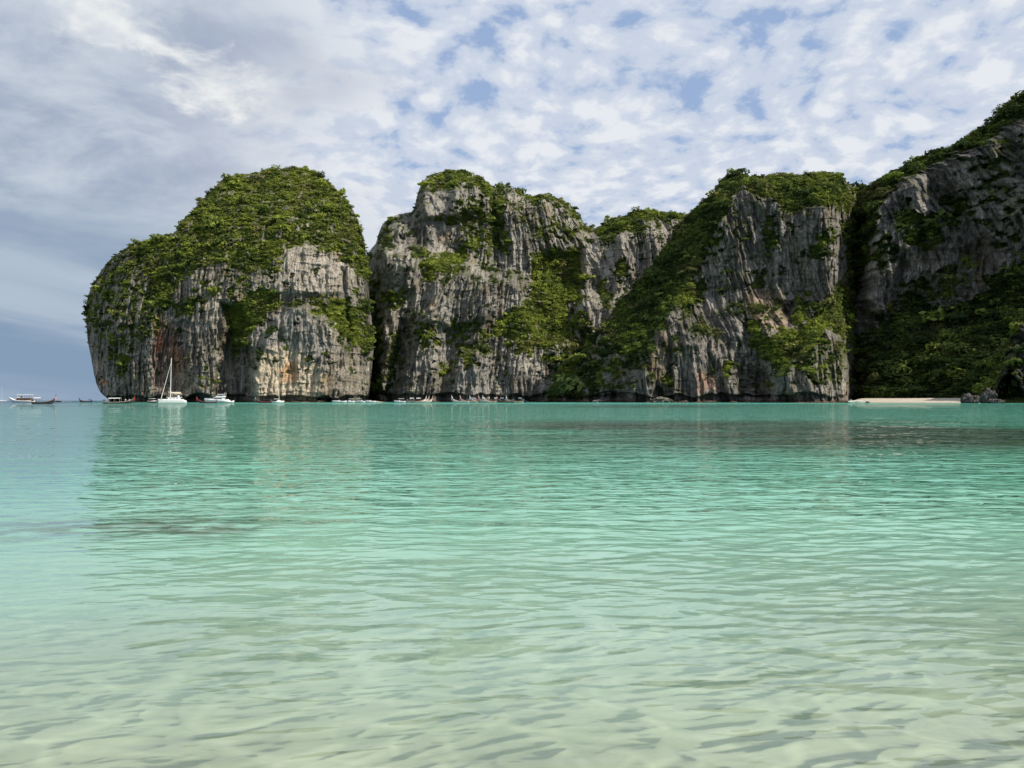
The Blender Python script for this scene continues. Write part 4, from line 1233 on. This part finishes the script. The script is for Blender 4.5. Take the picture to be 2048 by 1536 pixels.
def person(label, loc, rz, shirt='shirt', seated=False, k=1.0):
    t = thing('person', label, 'person', loc, rz)
    # one continuous skinned body, 1.7 m
    J = [(0, 0, .92), (0, 0, 1.15), (0, 0, 1.38), (0, 0, 1.5), (.01, 0, 1.62),
         (0, .19, 1.38), (.05, .27, 1.12), (.14, .25, .88), (0, -.19, 1.38), (.02, -.28, 1.12), (.10, -.3, .90),
         (0, .10, .88), (.05, .12, .48), (.0, .13, .06), (.14, .14, .03), (0, -.10, .88), (-.03, -.13, .48), (-.06, -.14, .06), (.08, -.15, .03)]
    E = [(0, 1), (1, 2), (2, 3), (3, 4), (2, 5), (5, 6), (6, 7), (2, 8), (8, 9), (9, 10), (0, 11), (11, 12), (12, 13), (13, 14), (0, 15), (15, 16), (16, 17), (17, 18)]
    R = [.13, .12, .14, .055, .095, .06, .045, .035, .06, .045, .035, .09, .06, .04, .04, .09, .06, .04, .04]
    me = bpy.data.meshes.new('body'); me.from_pydata(J, E, [])
    me.materials.append(M_['skin'])
    b = link('body', me, t)
    b.modifiers.new('skin', 'SKIN')
    for i, r in enumerate(R):
        me.skin_vertices[0].data[i].radius = (r, r)
    me.skin_vertices[0].data[0].use_root = True
    sb = b.modifiers.new('sub', 'SUBSURF'); sb.levels = 1; sb.render_levels = 1
    V, Fc = merge(tube((0, 0, .90), (0, 0, 1.16), .165, .155, 12), tube((0, 0, 1.16), (0, 0, 1.44), .155, .175, 12), tube((0, .17, 1.4), (.03, .27, 1.18), .085, .07), tube((0, -.17, 1.4), (.0, -.27, 1.18), .085, .07))
    mb('shirt', V, Fc, M_[shirt], t, True)
    mb('shorts', *merge(tube((0, 0, .80), (0, 0, .94), .17, .165, 12), tube((.03, .11, .55), (0, .10, .85), .085, .11), tube((-.02, -.12, .55), (0, -.10, .85), .085, .11)), M_['trunks'], t, True)
    mb('hair', *merge(tube((-.02, 0, 1.62), (0, 0, 1.70), .11, .105, 10), tube((0, 0, 1.70), (.0, 0, 1.745), .105, .05, 10)), M_['hair'], t, True)
    return t


R_ = math.radians
# far left, towards the open sea
sailing_yacht('tiny white sailing yacht with bare mast at the far left edge', (at(3, 1300), 1300, 0), R_(15), 24, 16)
tour_boat('white two-deck tour boat with flat roof and raked bow', (at(44, 560), 560, 0), R_(184))
longtail('dark longtail boat with pink ribbons, just right of the white tour boat', (at(86, 300), 300, 0), R_(4), 9.0, 'dark', 'brown', 'pink', 'offw', (-3.2, -.6))
t_ = speedboat('small dark speedboat throwing a white wake behind the pink-ribboned longtail', (at(114, 720), 720, 0), R_(180), 8, False, True, None, 'dark')
wk = []
for i in range(26):
    a_ = random.uniform(0, 9); wk.append(box(4.2 + a_ , 5.2 + a_ + random.random(), -.9 + random.uniform(-.4, .2), .5 + random.uniform(-.2, .4), -.1, .35 + 1.3 * math.exp(-a_ / 4) * random.random(), (.4, .4)))
wake = mb('wake', *merge(*wk), M_['foam'], None)
wake.location = (at(114, 720), 720, 0); wake['kind'] = 'stuff'; wake['label'] = 'white wake spray behind the small dark speedboat'
longtail('small far-off longtail boat with white prow pointing left, on the horizon before the dome', (at(172, 620), 620, 0), R_(178), 10.5, 'brown', 'red', 'red', 'blue', (-3.4, -2.0))
# before the dome
longtail('long dark longtail boat with red prow ribbon under the dome overhang', (at(236, 335), 335, 0), R_(5), 13.5, 'dark', 'pale', 'red', 'offw', (-2.6, .8))
person('person in a white shirt standing in the dark longtail boat with red ribbon', (at(251, 335), 335, .35), R_(-60))
person('person sitting forward near the red prow, in pale clothes', (at(259, 335), 334.9, .30), R_(-90))
speedboat('small dark-hulled boat with white canopy left of the catamaran', (at(306, 420), 420, 0), R_(75), 6.5, True, True, None, 'dark')
catamaran('white sailing catamaran with tall mast and cream furled sail', (at(345, 430), 430, 0), R_(203)).scale = (1.08, 1.08, 1.08)
motor_yacht('white motor yacht with flybridge and hardtop right of the catamaran', (at(434, 440), 440, 0), R_(178))
longtail('longtail boat with red and pink bow ribbons, in front of the white motor yacht', (at(415, 400), 400, 0), R_(195), 10, 'dark', 'red', 'red', 'offw', None)
speedboat('tiny white dinghy floating behind the motor yacht stern', (at(464, 445), 445, 0), R_(0), 2.6, False, False)
longtail('low longtail boat with red side stripe, before the orange-stained rock', (at(528, 420), 420, 0), R_(184), 9.0, 'dark', 'red', 'blue', 'offw', None)
sailing_yacht('small white sloop with thin mast beside the red-striped longtail', (at(557, 425), 425, 0), R_(20), 16, 6.2)
# cluster by the sandbar
for lab, px_, D_, rz, L_, rf in [('largest white speedboat at the left end of the sandbar', 679, 505, 182, 9.5, False),
                                 ('white speedboat second along the sandbar, with canopy', 700, 515, 200, 6.5, True),
                                 ('white speedboat with offwhite canopy in the middle of the sandbar group', 716, 518, 165, 6.5, True),
                                 ('little white boat floating just in front of the sandbar group', 724, 480, 180, 3.4, False),
                                 ('white speedboat at the right end of the sandbar group', 741, 515, 190, 7.0, False)]:
    speedboat(lab, (at(px_, D_), D_, 0), R_(rz), L_, rf, True, 'white speedboats by the sandbar')
speedboat('white cabin speedboat moored before the dark notch of the middle cliff', (at(800, 480), 480, 0), R_(182), 7.2, True, True, None)
G2 = 'pale longtail boats lined up before the middle cliff'
rows = [(832, 'first pale longtail from the left, beside the white cabin speedboat', 6, 'offw', 'pale'), (838, 'pale longtail boat moored in the middle of the left trio', 20, 'pale', 'pink'),
        (845, 'pinkish longtail boat at the right end of the left trio', 12, 'pale', 'pink')]
for px_, lab, rz, hm, cl_ in rows:
    longtail(lab, (at(px_, 470 + (px_ % 5)), 470 + (px_ % 5), 0), R_(rz), 9.5, hm, 'brown', cl_, 'offw', None if px_ == 838 else (-3, -1), G2).scale = (1.25, 1.3, 1.5)
rows = [(922, 'white longtail at the left end of the long row before the middle cliff', 'offw', 'offw', None), (939, 'pink-hulled longtail boat second from left in the long row', 'pale', 'pink', (-3, -1)),
        (958, 'pale longtail with upright white prow, third from left in the long row', 'pale', 'offw', (-3.4, -1.8)), (976, 'pale longtail fourth from left in the long row, tightly packed', 'pale', 'pink', None),
        (984, 'white-prowed longtail at the centre of the packed boats in the row', 'offw', 'offw', (-3, -1.4)), (996, 'longtail with orange-brown sides right of the packed boats', 'brown', 'offw', (-3.2, -1.2)),
        (1012, 'low dark longtail with a pink bow tip near the right of the row', 'dark', 'pink', None), (1031, 'longtail standing apart at the right end of the long row', 'pale', 'offw', (-3.4, -1.6))]
for i, (px_, lab, hm, cl_, rf) in enumerate(rows):
    D_ = 468 + (i * 37 % 11)
    longtail(lab, (at(px_, D_), D_, 0), R_(172 + (i * 7 % 13)), 8.6, hm, 'brown', cl_, 'blue' if i % 2 else 'white', rf, G2).scale = (1.25, 1.3, 1.55)
# bleached driftwood on the beach
for i, (px_, D_, L_, a_) in enumerate([(1712, 432, 9, 4), (1722, 433, 6, -10), (1706, 434, 5, 14)]):
    lab = ['longest bleached driftwood log on the left end of the small beach', 'bleached driftwood log lying right of the longest one', 'short pale driftwood stub at the far left of the beach'][i]
    t = thing('driftwood', lab, 'log', (at(px_, D_), D_, .55), R_(a_), 'bleached driftwood on the beach')
    mb('log', *merge(tube((-L_ / 2, 0, .1), (0, .2, .35), .42, .34), tube((0, .2, .35), (L_ / 2, -.2, .15), .34, .16)), M_['offw'], t)
    mb('branch', *merge(tube((-.2 * L_, 0, .3), (-.32 * L_, .4, 1.5), .16, .05), tube((.2 * L_, 0, .3), (.33 * L_, -.3, 1.1), .12, .04)), M_['offw'], t)


# ------------------------------------------------------------------ single trees
def tree_meshes(kind, seed):
    r = np.random.default_rng(seed)
    if kind == 'shelf':
        V = []; Fc = []; off = 0
        for i in range(7):
            a = r.uniform(0, 6.28); d = r.uniform(.1, .75); z = r.uniform(.0, .9)
            v_, f_ = leaf_cloud(seed * 10 + i, 120, 3, 0.10, 0.22, 0.5)
            v_ = v_ * np.array([.62, .62, .8]) + np.array([math.cos(a) * d, math.sin(a) * d, z - .1])
            V.append(v_); Fc.append(f_ + off); off += len(v_)
        V, Fc = np.concatenate(V), np.concatenate(Fc)
    else:
        V, Fc = leaf_cloud(seed * 7, 420, 8, 0.085, 0.95, 0.6)
    crown = mesh_from('crown', V, Fc); crown.materials.append(LEAF)
    parts = [tube((0, 0, -1.3), (.08, .03, -.2), .075, .05), tube((.08, .03, -.2), (.02, 0, .35), .05, .02)]
    for k in range(4):
        a = k * 1.6 + seed; parts.append(tube((.06, .02, -.35), (math.cos(a) * .5, math.sin(a) * .5, .2), .03, .01, 6))
    v_, f_ = merge(*parts)
    tm = bpy.data.meshes.new('trunk'); tm.from_pydata([tuple(p) for p in v_], [], f_); tm.materials.append(BARK)
    return crown, tm


TREES = {'round': [tree_meshes('round', s_) for s_ in (2, 3, 4)], 'shelf': [tree_meshes('shelf', s_) for s_ in (5, 6, 7)]}


def tree(kind, i, loc, size, tint, label, group=None, name='tree', cat='tree'):
    cr, tr = TREES[kind][i % 3]
    t = thing(name, label, cat, loc, random.uniform(0, 6.28), group)
    c = link('crown', cr, t); tr_ = link('trunk', tr, t)
    c['tint'] = [float(x) for x in tint]
    for o in (c, tr_):
        o.scale = (size, size, size * random.uniform(.8, 1.05))
    return t


def tint_of(b):
    b = min(max(b + random.gauss(0, .12), 0), 1)
    return (GREEN_D + (GREEN_M - GREEN_D) * (b / .4)) if b < .4 else (GREEN_M + (GREEN_B - GREEN_M) * ((b - .4) / .6))


n_t = 0


def where(zones, v_):
    for lim, word in zones:
        if v_ < lim: return word
    return zones[-1][1]


def size_word(f): return 'small' if f < .85 else ('middling' if f < 1.05 else 'large')


def tone_word(t_): return 'dark green' if t_[1] < .10 else ('mid green' if t_[1] < .15 else 'bright green')


for nm, x0, x1, cnt, zones, grp, sz in [
        ('limestone_island', 250, 722, 34, [(330, 'on the low left shoulder of the left dome'), (400, 'where the left dome starts climbing'), (480, 'on the steep left rise of the left dome'), (560, 'on the left half of the dome crown'), (640, 'on the very top of the left dome'), (690, 'on the upper right curve of the left dome'), (9999, 'on the steep right edge of the left dome')], 'trees on the skyline of the left dome', 2.6),
        ('limestone_cliff', 845, 1165, 16, [(900, 'on the left half of the rounded tower'), (970, 'on the right half of the rounded tower'), (1070, 'on the crags right of the rounded tower'), (9999, 'on the sloping right shoulder of the middle cliff')], 'trees on the skyline of the middle cliff', 2.2),
        ('limestone_cliff', 1200, 1370, 10, [(1250, 'at the left end of the low middle crest'), (1310, 'in the middle of the low middle crest'), (9999, 'on the low crest touching the promontory')], 'trees on the low crest right of the middle cliff', 2.6),
        ('promontory', 1380, 1700, 20, [(1440, 'on the upper left slope of the promontory'), (1500, 'by the sharp peak of the promontory'), (1580, 'on the flat promontory top right of its peak'), (1650, 'on the second hump of the promontory'), (9999, 'where the promontory drops into the gully')], 'trees on the crest of the promontory', 2.4),
        ('mainland_cliff', 1715, 2046, 26, [(1760, 'above the gully where the right ridge starts'), (1840, 'on the lower third of the right ridge skyline'), (1930, 'on the middle of the right ridge skyline'), (1990, 'on the upper step of the right ridge skyline'), (9999, 'on the highest ridge by the right edge')], 'trees on the skyline of the right ridge', 2.5)]:
    A = ALL[nm]
    for k in range(cnt):
        px_ = x0 + (x1 - x0) * (k + random.random()) / cnt
        ci = int(np.argmin(np.abs(A['px'] - px_)))
        p = A['P'][-1, ci]
        f_ = random.uniform(.65, 1.25); tt = tint_of(.38)
        tree('round', k, (p[0], p[1] + random.uniform(0, 3), p[2] - .4), sz * f_, tt, '%s %s tree %s' % (size_word(f_), tone_word(tt), where(zones, px_)), grp)
# jungle on the slope over the beach
for k in range(80):
    px_ = random.uniform(1712, 1985); py_ = 793 - 165 * random.random() ** 1.3
    if px_ > 1955 and py_ > 700: continue
    p = surf('mainland_cliff', px_, py_)
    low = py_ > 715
    f_ = random.uniform(.72, 1.25); tt = tint_of(.10 if low else .26) * .85  # dark leaf tint, deepest low down: jungle shade put into the colour
    lab = '%s %s layered tree %s, %s' % (size_word(f_), tone_word(tt), 'low in the jungle' if py_ > 760 else ('halfway up the jungle' if low else 'high in the jungle'),
                                             where([(1775, 'beside the rounded rock knob'), (1850, 'above the left half of the beach'), (1920, 'above the right half of the beach'), (9999, 'towards the cave rock')], px_))
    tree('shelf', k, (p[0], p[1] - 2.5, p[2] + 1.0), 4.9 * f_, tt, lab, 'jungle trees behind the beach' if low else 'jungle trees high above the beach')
# shrubs one can point at
for nm, px_, py_, sz, b, lab in [
        ('promontory', 1452, 740, 4.2, 1.0, 'large bright yellow-green shrub low on the promontory face'),
        ('promontory', 1452, 755, 3.0, 1.0, 'bright green shrub hanging just under the large yellow-green one'),
        ('promontory', 1450, 727, 2.2, .9, 'small bright shrub above the large yellow-green one on the promontory'),
        ('promontory', 1330, 762, 2.6, 1.0, 'bright green shrub above the slab boulder at the promontory foot'),
        ('promontory', 1541, 769, 2.6, .6, 'green shrub near the waterline at the foot of the rounded knob'),
        ('limestone_island', 411, 757, 3.6, .95, 'bright green shrub beside the sea cave, above the motor yacht'),
        ('limestone_island', 296, 782, 2.0, .8, 'small bright shrub low on the dome left of the catamaran'),
        ('limestone_island', 245, 733, 5.0, .7, 'yellowish bush hanging on the dome wall above the dark longtail'),
        ('limestone_cliff', 938, 716, 3.4, .8, 'bright shrub on top of the pale fluted pillar in the middle cliff'),
        ('limestone_cliff', 1040, 630, 5.0, 1.0, 'brightest yellow-green treetop in the green gully of the middle cliff'),
        ('promontory', 1380, 578, 6.0, .4, 'dark spreading tree clump jutting from the promontory\'s left ridge'),
        ('promontory', 1402, 590, 4.2, .5, 'green tree just right of the dark spreading clump on the ridge'),
        ('promontory', 1601, 600, 4.6, .8, 'yellow-green hanging bush right of the orange rock band')]:
    p = surf(nm, px_, py_)
    tint = (GREEN_M + (GREEN_B * 1.15 - GREEN_M) * b)
    tree('round' if 'spreading' not in lab else 'shelf', n_t, (p[0], p[1] - .8, p[2] - .3), sz, tint, lab, None, 'shrub' if 'tree' not in lab else 'tree', 'shrub' if 'tree' not in lab else 'tree')
    n_t += 1


# alike trees in one place are told apart by their order from left to right
bpy.context.view_layer.update()
_by = {}
for o in C.objects:
    if o.parent is None and (o.get('category') == 'tree' or o.get('group', '').startswith('fallen')):
        _by.setdefault(o['label'], []).append(o)
for lab, os_ in _by.items():
    if len(os_) < 2: continue
    os_.sort(key=lambda o: o.location.x / o.location.y)
    words = {2: ['left-hand', 'right-hand'], 3: ['leftmost', 'central', 'rightmost']}.get(len(os_), ['leftmost'] + [w_ + '-from-left' for w_ in ('second', 'third', 'fourth', 'fifth', 'sixth', 'seventh')[:len(os_) - 2]] + ['rightmost'])
    for o, w_ in zip(os_, words):
        o['label'] = w_ + ' ' + lab
        for cut in ('layered ', 'middling ', 'mid green '):
            if len(o['label'].split()) > 16: o['label'] = o['label'].replace(cut, '')
